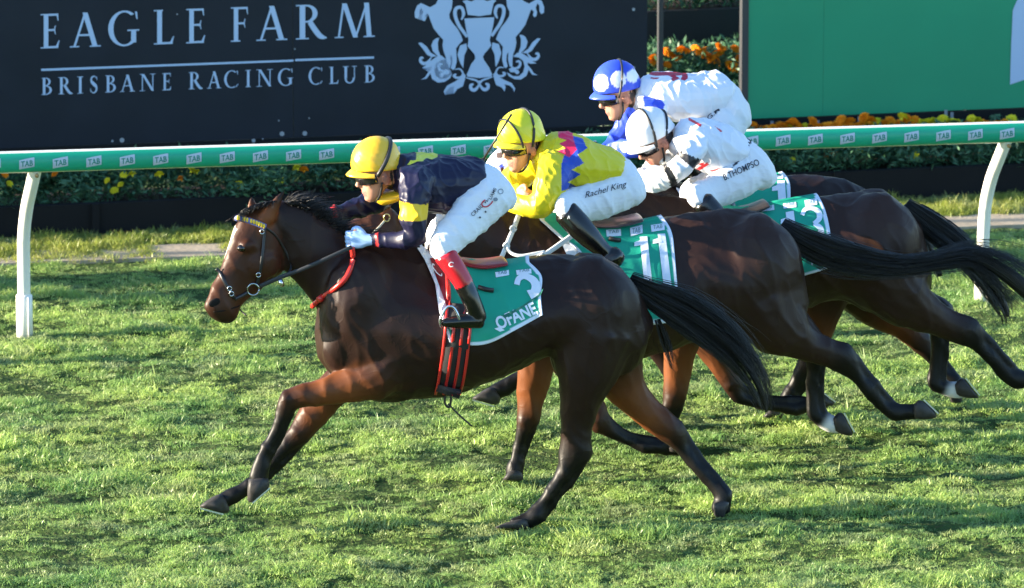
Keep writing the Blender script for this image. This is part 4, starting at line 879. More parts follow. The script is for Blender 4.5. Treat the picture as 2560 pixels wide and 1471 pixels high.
for u, v in ((646, 688), (574, 722), (579, 735), (655, 580)): ring3('buckle', D3(u, v, .014), f3.es, (0, 0, 1), .011, .003, M_buckle, br, 10)
hand3 = f3.P(880, 618, .17)
strap('rein', f3, [D3(646, 718, .02), f3.P(700, 694, .12), f3.P(760, 672, .15), f3.P(830, 641, .17), hand3], .022, mat('rein_rubber', (.02, .024, .03), .6), br)
v, f = tube(on3([(700, 700), (706, 716)], .02), .012, 8); mk('rein_clip', v, f, M_buckle, br)
strap('lip_strap', f3, [D3(592, 768, .0), f3.P(600, 775, .03), f3.P(616, 790, .05)], .008, M_leather, br)
strap('neck_strap', f3, [f3.P(880, 620, .16)] + on3([(882, 650), (868, 690), (842, 718), (800, 748)], .014) + [f3.P(781, 767, .02)], .026, M_red, r3, flat=.9)
strap('neck_strap_stop', f3, on3([(806, 744), (798, 750)], .02), .036, M_red, r3, flat=.9)
# second horse: cheek and breast straps
f11 = FR['11']; r11, b11 = HO['11']; D11 = Drape(f11, bvh_of([b11]), .12)
def on11(pts, off=.006): return [D11(u, v, off) for u, v in pts]
br2 = empty('bridle', (0, 0, 0), None, None); br2.parent = r11
ring3('bit_ring', D11(967, 545, .02), f11.es * .8, (0, 0, 1), .019, .004, mat('brass', (.75, .6, .25), .3, metal=1), br2)
strap('cheek_strap', f11, on11([(962, 552), (948, 568), (930, 586), (915, 600)], .01), .012, mat('pale_strap', (.6, .55, .42), .5), br2)
eyeball(f11, D11, 880, 615, .02, r11)
strap('breastplate_strap', f11, [D11(1432, 588, .06), D11(1390, 618, .025), D11(1345, 650, .02), D11(1300, 690, .02), D11(1240, 740, .02)], .028, M_wstrap, r11)
strap('neck_strap', f11, on11([(1298, 535), (1285, 570), (1262, 625), (1245, 665), (1225, 720)], .02), .026, M_wstrap, r11)
strap('strap_loop', f11, on11([(1268, 610), (1274, 630), (1300, 640), (1340, 634), (1362, 630)], .03), .018, M_wstrap, r11)
for u, v in ((1345, 648), (1357, 640), (1283, 572), (1266, 615)): ring3('buckle', D11(u, v, .03), f11.es, (0, 0, 1), .016, .005, M_wstrap, r11, 8)
# farthest horse: hood
f1 = FR['1']; r1, b1 = HO['1']
def hoodpaint(co, cols, lid, nor):
    u, v = topx(co); cols[:] = (.72, .74, .80)
    for x, y, r in ((1254, 416, 7), (1300, 420, 9), (1228, 470, 9)): cols[(u - x) ** 2 + (v - y) ** 2 < r * r] = (.03, .06, .55)
    e = ((u - 1249) / 9) ** 2 + ((v - 389) / 9) ** 2 < 1; cols[e] = (.05, .025, .02)
    return cols
fused('hood', [outl(f1, [(1325, 348, 1350, 450, .068), (1266, 360, 1308, 472, .093), (1226, 391, 1274, 492, .086), (1205, 430, 1250, 515, .074)], BLK)], mat('hood_cloth', (.7, .7, .75), .6, attr='Col'), r1, .009, smooth=2, paint=hoodpaint)

# ================================================================== SADDLE CLOTHS, SADDLES
M_cloth = mat('cloth_green', (.012, .32, .215), .55, .3, attr='Col', bump=.08, bscale=30)
M_ctext = mat('cloth_white', (.70, .76, .86), .6)
M_ctab = mat('cloth_tab_ink', (.02, .16, .17), .6)
def coons(F_, B_, T_c, Bt, a, b):
    def at(C, t):
        q = t * (len(C) - 1); i = min(int(q), len(C) - 2); return C[i] + (C[i + 1] - C[i]) * (q - i)
    f, k, t, o = at(F_, b), at(B_, b), at(T_c, a), at(Bt, a)
    return (1 - a) * f + a * k + (1 - b) * t + b * o - ((1 - a) * (1 - b) * F_[0] + a * (1 - b) * B_[0] + (1 - a) * b * F_[-1] + a * b * B_[-1])
def cloth(key, front, back, top, bottom, label, border=8, fold=None):
    fr = FR[key]; root, body = HO[key]; D = Drape(fr, bvh_of([body]), .28); C = [cr(x, 8) for x in (front, back, top, bottom)]
    na, nb = 64, 40; V = []; cols = []; edge = []; PX = np.zeros((na + 1, nb + 1, 2)); LT = np.zeros((na + 1, nb + 1))
    for j in range(nb + 1):
        for i in range(na + 1):
            a, b = i / na, j / nb; x = coons(*C, a, b); PX[i, j] = x
            q = D.lat(x[0], x[1]); LT[i, j] = 0.0 if q is None else max(0.0, q)
            if b > .3: LT[i, j] = max(LT[i, j], LT[i, j - 1])
    for _ in range(3):
        Q = LT.copy(); Q[1:-1] = (LT[:-2] + 2 * LT[1:-1] + LT[2:]) / 4; LT = Q.copy(); LT[:, 1:-1] = (Q[:, :-2] + 2 * Q[:, 1:-1] + Q[:, 2:]) / 4
    for j in range(nb + 1):
        for i in range(na + 1):
            a, b = i / na, j / nb; x = PX[i, j]
            lat = 0.0 if j == 0 else LT[i, j] + .016 + .004 * math.sin(a * 15 + b * 4) * b + .010 * nz2(a * 5, b * 4, 1.0, 3.0) * b
            if j == 0:
                q = fr.P(x[0], x[1], 0); h = D.b.ray_cast(Vector((q[0], q[1], 3.0)), Vector((0, 0, -1)), 3); V.append(np.array((q[0], q[1], (h[0].z if h[0] else q[2]) + .012))); continue
            V.append(fr.P(x[0], x[1], lat))
    pe = [PX[0, :], PX[na, :], PX[:, nb]]
    poly = np.concatenate([PX[0, :], PX[:, nb], PX[na, :]])
    for j in range(nb + 1):
        for i in range(na + 1):
            d = min(np.min(np.linalg.norm(q - PX[i, j], axis=1)) for q in pe); cols.append((.66, .72, .82) if d < border and (i < 4 or i > na - 4 or j > nb - 4) else (.010, .31, .205))
    n1 = len(V)
    for j in range(1, nb + 1):       # the far side mirrors the near one
        for i in range(na + 1):
            p = V[j * (na + 1) + i]; l = (p - fr.o) @ fr.en; V.append(p - fr.en * 2 * l); cols.append(cols[j * (na + 1) + i])
    F = []
    idx = lambda i, j: j * (na + 1) + i
    far = lambda i, j: i if j == 0 else n1 + (j - 1) * (na + 1) + i
    for j in range(nb):
        for i in range(na): F.append((idx(i, j), idx(i + 1, j), idx(i + 1, j + 1), idx(i, j + 1))); F.append((far(i, j), far(i, j + 1), far(i + 1, j + 1), far(i + 1, j)))
    ob = mk('saddle_cloth', V, F, M_cloth, root, True, cols=np.array(cols)); ob['label'] = label
    so = ob.modifiers.new('thickness', 'SOLIDIFY'); so.thickness = .004; so.offset = 1
    return ob, Drape(fr, bvh_of([ob]), .3)
def tabflag(ob, D, x0, y0, x1, y1, sl=4):
    q = put_poly('emblem', [[(x0, y0 + sl), (x1, y0), (x1 + 1, y1 - sl), (x0 + 2, y1)]], D, M_ctext, ob, .004, cell=7)
    return q
def tabtext(ob, q, D, x0, y0, x1, y1, sl=4): put_text('emblem_lettering', 'TAB', D, (x0 + 6, y1 - 7), (x1 - x0 - 11, -3), (0, -(y1 - y0) * .42), M_ctab, ob, .007, bold=-.008)
def flags(ob, D, L):
    for r in L: q = tabflag(ob, D, *r); tabtext(ob, q, D, *r)
ONE = [[(.05, .70), (.40, .84), (.52, 1), (.86, 1), (.86, 0), (.46, 0), (.46, .72), (.05, .60)]]
def digit1(ob, D, x0, y0, x1, y1, sh=0):
    put_poly('number', [[(x0 + (x1 - x0) * x + sh * (1 - y), y1 + (y0 - y1) * y) for x, y in p] for p in ONE], D, M_ctext, ob, .004, cell=9)
c3, E3 = cloth('3', [(1050, 622), (1092, 705), (1104, 790), (1124, 856)], [(1322, 654), (1354, 690), (1352, 740), (1356, 788)], [(1050, 622), (1150, 652), (1240, 660), (1322, 654)], [(1124, 856), (1172, 864), (1225, 858), (1290, 825), (1356, 788)], 'green saddle cloth numbered 3, its corner folded')
flags(c3, E3, [(1238, 675, 1272, 694, 6), (1290, 672, 1328, 688, 4)])
# the 3 is cut by the fold: arc pieces
def three(ob, D, x0, y0, x1, y1, lower=True):
    X = lambda x, y: (x0 + (x1 - x0) * x, y0 + (y1 - y0) * y)
    st = stroke([X(.06, .24), X(.20, .08), X(.52, .06), X(.80, .16), X(.82, .34), X(.58, .47)], [11 * (x1 - x0) / 59] * 2 + [11 * (x1 - x0) / 59, 15 * (x1 - x0) / 59, 14 * (x1 - x0) / 59, 10 * (x1 - x0) / 59], 5)
    if lower: st += stroke([X(.58, .47), X(.88, .60), X(.86, .82), X(.52, .95), X(.08, .82)], [10 * (x1 - x0) / 59, 15 * (x1 - x0) / 59, 15 * (x1 - x0) / 59, 11 * (x1 - x0) / 59, 11 * (x1 - x0) / 59], 5)
    put_poly('number', st, D, M_ctext, ob, .004, .00004)
put_poly('number', stroke([(1292, 712), (1297, 697), (1312, 691), (1332, 700), (1340, 716), (1336, 732), (1324, 740)], [14, 14, 14, 19, 22, 24, 30], 5), E3, M_ctext, c3, .004, .00004)
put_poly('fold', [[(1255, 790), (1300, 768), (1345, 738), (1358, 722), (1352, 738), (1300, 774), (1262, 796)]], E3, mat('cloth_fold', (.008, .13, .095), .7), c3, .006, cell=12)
put_text('horse_name', 'OFANE', E3, (1248, 826), (98, -42), (-14, -30), M_ctext, c3, .005, bold=.03, cell=.05)
put_poly('name_scrap', [[(1236, 822), (1248, 818), (1262, 826), (1250, 830)]], E3, M_ctext, c3, .005)
c11, E11 = cloth('11', [(1348, 548), (1397, 592), (1452, 640), (1484, 790)], [(1654, 538), (1679, 580), (1688, 650), (1700, 800)], [(1348, 548), (1450, 560), (1560, 556), (1654, 538)], [(1484, 790), (1560, 815), (1640, 812), (1700, 800)], 'green saddle cloth numbered 11')
flags(c11, E11, [(1515, 573, 1552, 592, 2), (1575, 562, 1606, 591, 8), (1627, 558, 1661, 580, 5)])
def num(ob, D, p): put_poly('number', [[(p[4][0] - (p[5][0] - p[6][0]) * .95, p[3][1]), p[4], p[5], p[6]], [p[0], p[1], p[2], p[3], (p[3][0] + 2, p[7][1])]], D, M_ctext, ob, .004, cell=9)
num(c11, E11, [(1586, 616), (1586, 606), (1600, 601), (1608, 592), (1618, 591), (1631, 712), (1611, 712), (1600, 612)]); num(c11, E11, [(1632, 610), (1632, 600), (1645, 595), (1653, 585), (1663, 584), (1679, 713), (1659, 714), (1645, 606)])
put_text('horse_name', 'NE', E11, (1655, 744), (27, -4), (-2, -21), M_ctext, c11, .005, bold=.03)
c13, E13 = cloth('13', [(1750, 520), (1790, 570), (1830, 620), (1862, 705)], [(2043, 484), (2063, 525), (2077, 590), (2082, 668)], [(1750, 520), (1850, 520), (1950, 500), (2043, 484)], [(1862, 705), (1930, 705), (2010, 690), (2082, 668)], 'green saddle cloth numbered 13')
flags(c13, E13, [(1902, 512, 1935, 530, 5), (1957, 505, 1990, 522, 4), (2011, 496, 2042, 517, 5)])
num(c13, E13, [(1952, 560), (1952, 549), (1964, 545), (1972, 531), (1984, 527), (1996, 614), (1975, 616), (1968, 557)]); three(c13, E13, 2002, 516, 2058, 608)
put_text('horse_name', 'FA', E13, (2028, 664), (34, -6), (-1, -18), M_ctext, c13, .005, bold=.03)
c1, E1 = cloth('1', [(1690, 470), (1720, 520), (1750, 560), (1780, 640)], [(1958, 430), (1974, 456), (1977, 510), (1984, 640)], [(1690, 470), (1780, 468), (1870, 452), (1958, 430)], [(1780, 640), (1850, 650), (1920, 648), (1984, 640)], 'green saddle cloth numbered 1')
flags(c1, E1, [(1925, 437, 1957, 449, 2)]); num(c1, E1, [(1930, 478), (1930, 468), (1941, 464), (1949, 452), (1962, 451), (1968, 540), (1948, 540), (1943, 476)])
# saddles
M_sad = {'3': mat('saddle_red', (.26, .012, .018), .3, .5), '11': mat('saddle_grey', (.06, .04, .045), .3), '13': mat('saddle_black', (.03, .025, .028), .35), '1': MATS['black_leather']}
def saddle(key, p0, p1, p2, p3):
    """pommel, seat, seat, cantle pixels"""
    fr = FR[key]; root = HO[key][0]; st = []
    for (u, v), w, h in zip((p0, p1, p2, p3), (.06, .08, .11, .11), (.026, .018, .018, .014)):
        c = fr.P(u, v, 0); st.append(np.concatenate([c, np.array((0, 0, h)), fr.en * w]))
    return fused('saddle', [Loft(st, [BLK] * 4, 6, 14)], M_sad[key], root, .007, smooth=2)
sd3 = saddle('3', (1075, 624), (1130, 648), (1200, 660), (1262, 652))
saddle('11', (1400, 536), (1450, 556), (1530, 558), (1600, 544)); saddle('13', (1760, 508), (1800, 530), (1870, 525), (1915, 508)); saddle('1', (1680, 455), (1720, 470), (1780, 468), (1830, 452))
def flat_on(name, D, pts, w, m, parent, off=.012): 
    P3 = [D(u, v, off) for u, v in cr(pts, 5)]; V = []; F = []
    pp = cr(pts, 5)
    for i, (u, v) in enumerate(pp):
        t = pp[min(i + 1, len(pp) - 1)] - pp[max(i - 1, 0)]; t = t / np.linalg.norm(t); nn = np.array((-t[1], t[0])) * w / 2
        for s in (-1, 1):
            q = D(u + nn[0] * s, v + nn[1] * s, off); V.append(q)
    n = len(pp); V += [np.array(p) - FR['3'].en * .006 for p in V]
    for i in range(n - 1): F += [(2 * i, 2 * i + 1, 2 * i + 3, 2 * i + 2), (2 * n + 2 * i, 2 * n + 2 * i + 2, 2 * n + 2 * i + 3, 2 * n + 2 * i + 1), (2 * i, 2 * i + 2, 2 * n + 2 * i + 2, 2 * n + 2 * i), (2 * i + 1, 2 * n + 2 * i + 1, 2 * n + 2 * i + 3, 2 * i + 3)]
    return mk(name, V, F, m, parent, True)
D3c = Drape(f3, bvh_of([b3, c3]), .3)
gth = flat_on('girth', D3c, [(1150, 760), (1144, 830), (1136, 900), (1126, 960), (1118, 988)], 62, mat('girth_black', (.012, .012, .014), .7), r3, .010)
for dx in (-31, -10, 11, 31): flat_on('girth_stripe', D3c, [(1150 + dx, 760), (1144 + dx, 830), (1136 + dx, 900), (1126 + dx, 960), (1118 + dx * .95, 988)], 7, M_red, gth, .014)
strap('girth_loose_end', f3, [f3.P(1112, 990, .1), f3.P(1113, 1010, .1), f3.P(1124, 1018, .1), f3.P(1128, 992, .1)], .012, M_leather, r3)
strap('girth_loose_strap', f3, [f3.P(1120, 1010, .1), f3.P(1148, 1038, .1), f3.P(1180, 1066, .1)], .009, M_leather, r3)
sp = put_poly('saddle_pad', [[(1043, 620), (1062, 618), (1085, 640), (1112, 690), (1120, 740), (1106, 800), (1098, 780), (1088, 710), (1062, 650)]], D3c, mat('pad_white', (.74, .77, .82), .7), r3, .012, cell=14)
put_poly('pad_edge', [[(1400, 600), (1420, 605), (1462, 646), (1452, 650), (1418, 640)]], Drape(f11, bvh_of([b11, c11]), .3), MATS['pad_white'], r11, .010, cell=10)

# ================================================================== JOCKEYS
SKIN = (.52, .27, .18)
M_skin = mat('skin', SKIN, .5, .4, attr='Col', var=.05, vscale=20)
M_boot = mat('boot_black', (.012, .012, .015), .18, .6)
M_breech = mat('breeches_white', (.74, .75, .78), .6, .3, attr='Col', bump=.4, bscale=24, bstretch=(1, 1, 3))
M_lens = mat('goggle_lens', (.012, .010, .012), .06, .9)
def axes(fr, yaw, pitch):
    f = -fr.es * math.cos(yaw) + fr.en * math.sin(yaw); s = fr.en * math.cos(yaw) + fr.es * math.sin(yaw); up = np.array((0, 0, 1.0))
    F_ = f * math.cos(pitch) - up * math.sin(pitch); U = up * math.cos(pitch) + f * math.sin(pitch); return F_, U, s
def head_lofts(c, ax, hair_c):
    F_, U, S = ax; W = lambda x, y, z: c + F_ * x + S * y + U * z; L = []
    st = [np.concatenate([W(x, 0, z), F_ * rx, S * ry_]) for z, x, rx, ry_ in ((-.118, .060, .024, .026), (-.098, .048, .046, .044), (-.062, .034, .066, .058), (-.02, .012, .085, .068), (.03, 0, .097, .074), (.07, -.006, .092, .072), (.105, -.008, .06, .05))]
    L.append(Loft(st, [SKIN] * 7, 4, 18))
    def loft(rows, col): L.append(Loft([np.concatenate([W(x, 0, z), (F_ * .8 + U * .6) * a, S * b]) for x, z, a, b in rows], [col] * len(rows), 3, 10))
    loft([(.088, .012, .010, .008), (.104, -.012, .014, .011), (.116, -.034, .015, .015), (.100, -.046, .012, .014)], lerp(SKIN, (.5, .2, .14), .3))
    L.append(ball(W(.092, 0, -.066), (S * .024, F_ * .012, U * .007), (.45, .16, .13))); L.append(ball(W(.088, 0, -.079), (S * .021, F_ * .012, U * .007), (.45, .16, .13)))
    L.append(ball(W(.082, 0, -.104), (S * .022, F_ * .016, U * .014), SKIN))
    for s in (-1, 1):
        L.append(ball(W(-.012, s * .073, -.022), (U * .034, F_ * .020, S * .010), lerp(SKIN, (.55, .2, .15), .5)))
        L.append(ball(W(-.008, s * .081, -.020), (U * .020, F_ * .010, S * .004), lerp(SKIN, (.25, .08, .06), .6)))
        L.append(ball(W(.060, s * .040, -.030), (U * .022, F_ * .022, S * .020), SKIN))
    L.append(ball(W(-.045, 0, -.03), (U * .06, F_ * .055, S * .066), hair_c))
    return L, W
def helmet(c, ax, m, parent, paint=None, straps=(), peak=True, size=1.0):
    F_, U, S = ax; W = lambda x, y, z: c + F_ * x + S * y + U * z; V = []; F = []; na, nb = 96, 36
    rx, ry_, rz = .128 * size, .106 * size, .128 * size; cz = .022
    for j in range(nb):
        e = R(90) * j / nb
        for i in range(na):
            a = 2 * math.pi * i / na; x = rx * math.cos(a) * math.cos(e); y = ry_ * math.sin(a) * math.cos(e); z = rz * math.sin(e)
            k = max(0, 1 - j / 11); z -= k * (.030 - .026 * math.cos(a)) ; pk = 1 + .012 * math.sin(a * 16 + j) * (1 - j / nb) * .6 + .012 * noise.noise(Vector((a * 3, j * .18, 1)))
            V.append(W(x * pk - .006, y * pk, cz + z))
    V.append(W(-.006, 0, cz + rz + .004)); t = len(V) - 1
    for j in range(nb - 1):
        for i in range(na): F.append((j * na + i, j * na + (i + 1) % na, (j + 1) * na + (i + 1) % na, (j + 1) * na + i))
    for i in range(na): F.append(((nb - 1) * na + i, (nb - 1) * na + (i + 1) % na, t))
    V2 = np.array(V); cols = np.tile(np.array(m[1]), (len(V2), 1))
    if paint: cols = paint(V2, cols)
    hm = mk('helmet', V2, F, mat('cap_' + m[0], m[1], .32, .5, attr='Col', bump=.12, bscale=22), parent, True, cols=cols)
    so = hm.modifiers.new('thickness', 'SOLIDIFY'); so.thickness = .008; so.offset = -1
    if peak:
        V = []; F = []; K = 20
        for lay in (0, 1):
            for q in range(5):
                for i in range(K + 1):
                    a = R(-68 + 136 * i / K); ext = .036 * (math.cos(a * 1.25)) ** .8 * q / 4 if abs(a * 1.25) < R(90) else 0
                    x = rx * math.cos(a) + ext * math.cos(a * .5); y = ry_ * math.sin(a) * (1 + .04 * q / 4); z = cz - .004 - (.030 - .026 * math.cos(a)) * 1.0 - .016 * (q / 4) ** 1.5 - .006 * lay + .008 * (1 - math.cos(a * 2)) * -1
                    V.append(W(x - .006, y, z + .006))
        n1 = 5 * (K + 1)
        for q in range(4):
            for i in range(K): a = q * (K + 1) + i; F += [(a, a + 1, a + K + 2, a + K + 1), (n1 + a, n1 + a + K + 1, n1 + a + K + 2, n1 + a + 1)]
        for i in range(K): a = 4 * (K + 1) + i; F.append((a, a + 1, n1 + a + 1, n1 + a))
        mk('peak', V, F, mat('peak_' + m[0], m[2] if len(m) > 2 else m[1], .3, .5), hm)
    for (x0, z0, x1, z1, w) in straps:
        pts = []
        for i in range(25):
            a = math.pi * i / 24; q = math.sin(a); x = x0 + (x1 - x0) * q; z = z0 + (z1 - z0) * q; y = math.cos(a)
            d = np.array((x / rx, y * .9, (z - cz) / rz)); d /= np.linalg.norm(d); d *= 1.015; zz = d[2] * rz
            if zz < 0: zz = z - cz; h = math.hypot(d[0], d[1]); d[0] /= h; d[1] /= h; d[0] *= 1.015; d[1] *= 1.015
            pts.append(W(d[0] * rx - .006, d[1] * ry_, cz + zz))
        v, f = tube(pts, w, 8); mk('strap', v, f, MATS['black_leather'], hm)
    return hm
def goggles(c, ax, parent):
    F_, U, S = ax; W = lambda x, y, z: c + F_ * x + S * y + U * z; V = []; F = []; K = 16
    for z, k in ((-.026, .99), (-.018, 1.07), (.012, 1.10), (.022, 1.04)):
        for i in range(K + 1):
            a = R(-76 + 152 * i / K); dip = .010 * math.exp(-(a / .25) ** 2) if z < -.02 else 0
            V.append(W(.104 * k * math.cos(a) + .004, .083 * k * math.sin(a), z + dip + .006))
    for j in range(3):
        for i in range(K): F.append((j * (K + 1) + i, j * (K + 1) + i + 1, (j + 1) * (K + 1) + i + 1, (j + 1) * (K + 1) + i))
    g = mk('goggles', V, F, M_lens, parent); so = g.modifiers.new('thickness', 'SOLIDIFY'); so.thickness = .006
    return g
def hand_lofts(fr, c, d, up, side, col, s=1.0):
    """a closed fist: c wrist, d towards knuckles, up towards the thumb"""
    L = []; c = np.asarray(c); P = lambda x, y, z: c + (d * x + up * y + side * z) * s
    L.append(Loft([np.concatenate([P(x, 0, 0), up * a * s, side * b * s]) for x, a, b in ((-.02, .026, .022), (.01, .030, .022), (.04, .042, .020), (.075, .043, .020), (.092, .038, .018))], [col] * 5, 3, 12))
    for k, (y, ln) in enumerate(((.031, .9), (.011, 1.0), (-.010, .95), (-.030, .78))):
        pts = [(.085, y, .006), (.108 * (.85 + .15 * ln), y, .0), (.112 * (.85 + .15 * ln), y, -.026), (.088, y, -.040), (.062, y, -.034)]
        st = []
        for i, p in enumerate(pts):
            q0 = np.array(pts[max(i - 1, 0)]); q1 = np.array(pts[min(i + 1, 4)]); t = q1 - q0; t /= np.linalg.norm(t); nn = np.cross(t, (0, 1, 0))
            r = .0102 * (1, 1, .95, .9, .75)[i]; st.append(np.concatenate([P(*p), up * r * s * .92, (d * nn[0] + side * nn[2]) * r * s]))
        L.append(Loft(st, [col] * 5, 3, 8))
    pts = [(.02, .028, -.006), (.045, .050, -.012), (.068, .054, -.020), (.088, .046, -.028)]; st = []
    for i, p in enumerate(pts): r = .0125 * (1.1, 1, .92, .7)[i]; st.append(np.concatenate([P(*p), up * r * s, side * r * s]))
    L.append(Loft(st, [col] * 4, 3, 8)); return L
def rigid(lofts, k):
    return lofts
def jockey(key, label, S):
    fr = FR[key]; c0 = fr.P(*S['seat']); root = empty('person', (c0[0], c0[1], c0[2]), label, 'jockey', 'jockeys crouching on the racehorses')
    ax = axes(fr, S['hyaw'], S['hpitch']); hc = fr.P(*S['head'], S.get('hlat', 0)) - ax[1] * .014; HL, W = head_lofts(hc, ax, S.get('hair', (.03, .02, .015)))
    sk = S['silk']; torso = outl(fr, S['torso'], sk, 5, 22, lid=1)
    arms = [limb(fr, S['arm_n'], sk, 5, 14, cols=S.get('arm_n_c'), step=True, ratio=.9, lid=2), limb(fr, S['arm_f'], sk, 5, 14, cols=S.get('arm_f_c'), step=True, ratio=.9, lid=3)]
    bw = (.72, .74, .78); pel = outl(fr, S['pelvis'], bw, 5, 22, lid=4, cols=S.get('pelvis_c'))
    th = [limb(fr, S['thigh'], bw, 5, 16, ratio=.85, lid=5), limb(fr, [(x + S.get('fx', -14), y + S.get('fy', -8), w, -l) for x, y, w, l in S['thigh']], bw, 5, 16, ratio=.85, lid=6)]
    sh = [limb(fr, S['shin'], BLK, 5, 14, cols=S.get('shin_c'), step=True, lid=7), limb(fr, [(x + S.get('fx', -14), y + S.get('fy', -8), w, -l) for x, y, w, l in S['shin']], BLK, 5, 14, cols=S.get('shin_c'), step=True, lid=8)]
    ft = [limb(fr, S['foot'], BLK, 5, 12, ratio=1.0), limb(fr, [(x + S.get('fx', -14), y + S.get('fy', -8), w, -l) for x, y, w, l in S['foot']], BLK, 5, 12, ratio=1.0)]
    # neck joins head and torso
    n1 = W(-.035, 0, -.05); n0 = torso.c[3]
    neck = Loft([np.concatenate([n1 + (n0 - n1) * t, ax[0] * r, ax[2] * r]) for t, r in ((-.1, .055), (.3, .054), (.65, .062), (1.05, .08))], [SKIN] * 4, 4, 14)
    hands = []
    gl = []
    for arm, k, nm in ((arms[0], 'glove_n', 1), (arms[1], 'glove_f', -1)):
        d = arm.c[-1] - arm.c[-6]; d /= np.linalg.norm(d); u_ = np.array((0, 0, 1.0)); u_ = u_ - d * (u_ @ d); u_ /= np.linalg.norm(u_); sd = np.cross(u_, d); sd = sd if sd @ fr.en * nm > 0 else -sd
        h = hand_lofts(fr, arm.c[-1] + d * .005, d, u_, -sd * -1, SKIN); hands += h
        if S.get(k): gl.append((h, S[k]))
    for l in [torso, pel] + arms + th + sh + ft: l.col0 = l.col.copy()
    fl = [torso, pel] + arms + th + sh + ft
    for l in fl: l.keep = (l.a.copy(), l.b.copy(), l.col.copy()); l.a = l.a * .88; l.b = l.b * .88; l.col = np.tile(np.array(SKIN), (len(l.col), 1))
    fused('body', fl + [neck] + hands + HL, M_skin, root, .0065, smooth=2)
    for l in fl: l.a, l.b, l.col = l.keep
    silks = fused('silks', [torso] + arms, mat('silk_' + key, sk, .42, .4, attr='Col', bump=.18, bscale=26), root, .0052, smooth=4, wr=.010, wscale=15, paint=S.get('paint'), seed=int(key) % 7)
    br_ = fused('breeches', [pel] + th, M_breech, root, .0085, smooth=3, wr=.008, wscale=17, seed=3, paint=S.get('bpaint'))
    for i in (0, 1): fused('boot', [sh[i], ft[i]], mat('boot_' + key, BLK, .2, .6, attr='Col'), root, .007, smooth=2)
    for h, c in gl:
        for l in h: l.col[:] = c
        fused('glove', h, mat('glove_%d' % int(c[2] * 100), c, .6, .3, attr='Col'), root, .0045, smooth=1, infl=.0015)
    hm = helmet(hc + ax[1] * .038, ax, S['cap'], root, S.get('cpaint'), S.get('straps', ((.05, -.03, -.075, .10, .010),)))
    goggles(hc - ax[1] * .008, ax, root)
    F_, U, Sd = ax; v, f = tube(cr([W(.01, .078, -.03), W(.03, .066, -.085), W(.05, .03, -.122), W(.05, -.03, -.122), W(.03, -.066, -.085), W(.01, -.078, -.03)], 4), .006, 6, (Sd, 1)); mk('chin_strap', v, f, MATS['black_leather'], root)
    return root, silks, br_
J = {}
NAVY = (.006, .006, .030); YEL = (.80, .50, .02)
def p1(co, cols, lid, nor):
    u, v = topx(co); cols[inpoly(u, v, [(1013, 440), (1017, 414), (1026, 401), (1040, 401), (1040, 380), (1096, 380), (1094, 393), (1080, 399), (1066, 395), (1056, 404), (1044, 404), (1037, 407), (1024, 412), (1018, 428)]) & (lid == 1)] = (.62, .60, .05)
    return cols
RB = (.45, .03, .03)
J['3'] = jockey('3', 'jockey in navy silks, yellow cap and white breeches with red boot tops', dict(seat=(1200, 640), head=(944, 428), hyaw=R(8), hpitch=R(14), silk=NAVY,
 torso=[(1010, 384, 985, 475, .10), (1042, 386, 1012, 505, .185), (1092, 389, 1062, 530, .20), (1146, 391, 1112, 530, .175), (1196, 398, 1160, 515, .15), (1212, 412, 1190, 470, .13)],
 arm_n=[(1046, 430, 92, .14), (1040, 475, 80, .21), (1036, 509, 72, .235), (1034, 552, 66, .25), (1035, 590, 58, .25), (1000, 601, 46, .23), (958, 600, 36, .185), (944, 600, 34, .17), (936, 600, 33, .165), (926, 600, 30, .16)], arm_n_c=[NAVY, NAVY, YEL, NAVY, NAVY, NAVY, NAVY, RB, NAVY, NAVY],
 arm_f=[(1000, 440, 80, -.14), (955, 490, 68, -.2), (905, 518, 52, -.2), (862, 530, 40, -.17), (838, 533, 34, -.14), (828, 535, 32, -.13), (818, 537, 30, -.12)], arm_f_c=[NAVY, NAVY, NAVY, NAVY, RB, NAVY, NAVY],
 pelvis=[(1210, 404, 1175, 500, .135), (1245, 424, 1208, 528, .165), (1274, 458, 1232, 535, .15), (1286, 488, 1262, 522, .09)],
 thigh=[(1238, 478, 110, .09), (1192, 524, 108, .14), (1146, 572, 92, .23), (1112, 612, 80, .285), (1108, 640, 62, .30)],
 shin=[(1112, 636, 60, .315), (1134, 668, 56, .335), (1158, 706, 50, .35), (1160, 712, 50, .35), (1176, 745, 48, .36), (1192, 785, 46, .36), (1196, 800, 44, .36)], shin_c=[(.42, .012, .02)] * 3 + [BLK] * 4,
 foot=[(1202, 802, 40, .36), (1168, 803, 38, .36), (1130, 806, 30, .36), (1108, 808, 20, .36)],
 glove_n=(.30, .48, .78), glove_f=(.015, .015, .02), cap=('yellow', (.82, .47, .03)), straps=((.035, -.025, -.075, .10, .011),), paint=p1))
YG = (.66, .56, .015); RD = (.72, .02, .09); BL = (.025, .07, .42)
def p2(co, cols, lid, nor):
    u, v = topx(co); t = (lid == 1) | ((lid == 2) & (u > 1404))
    cols[inpoly(u, v, [(1425, 338), (1456, 346), (1468, 371), (1444, 387), (1460, 408), (1429, 425), (1453, 436), (1420, 456), (1443, 468), (1395, 480), (1395, 440), (1410, 390), (1430, 372)]) & t] = BL
    cols[inpoly(u, v, [(1394, 320), (1430, 320), (1434, 350), (1442, 374), (1424, 394), (1392, 378), (1414, 371), (1398, 360), (1416, 351), (1396, 344)]) & t] = RD
    return cols
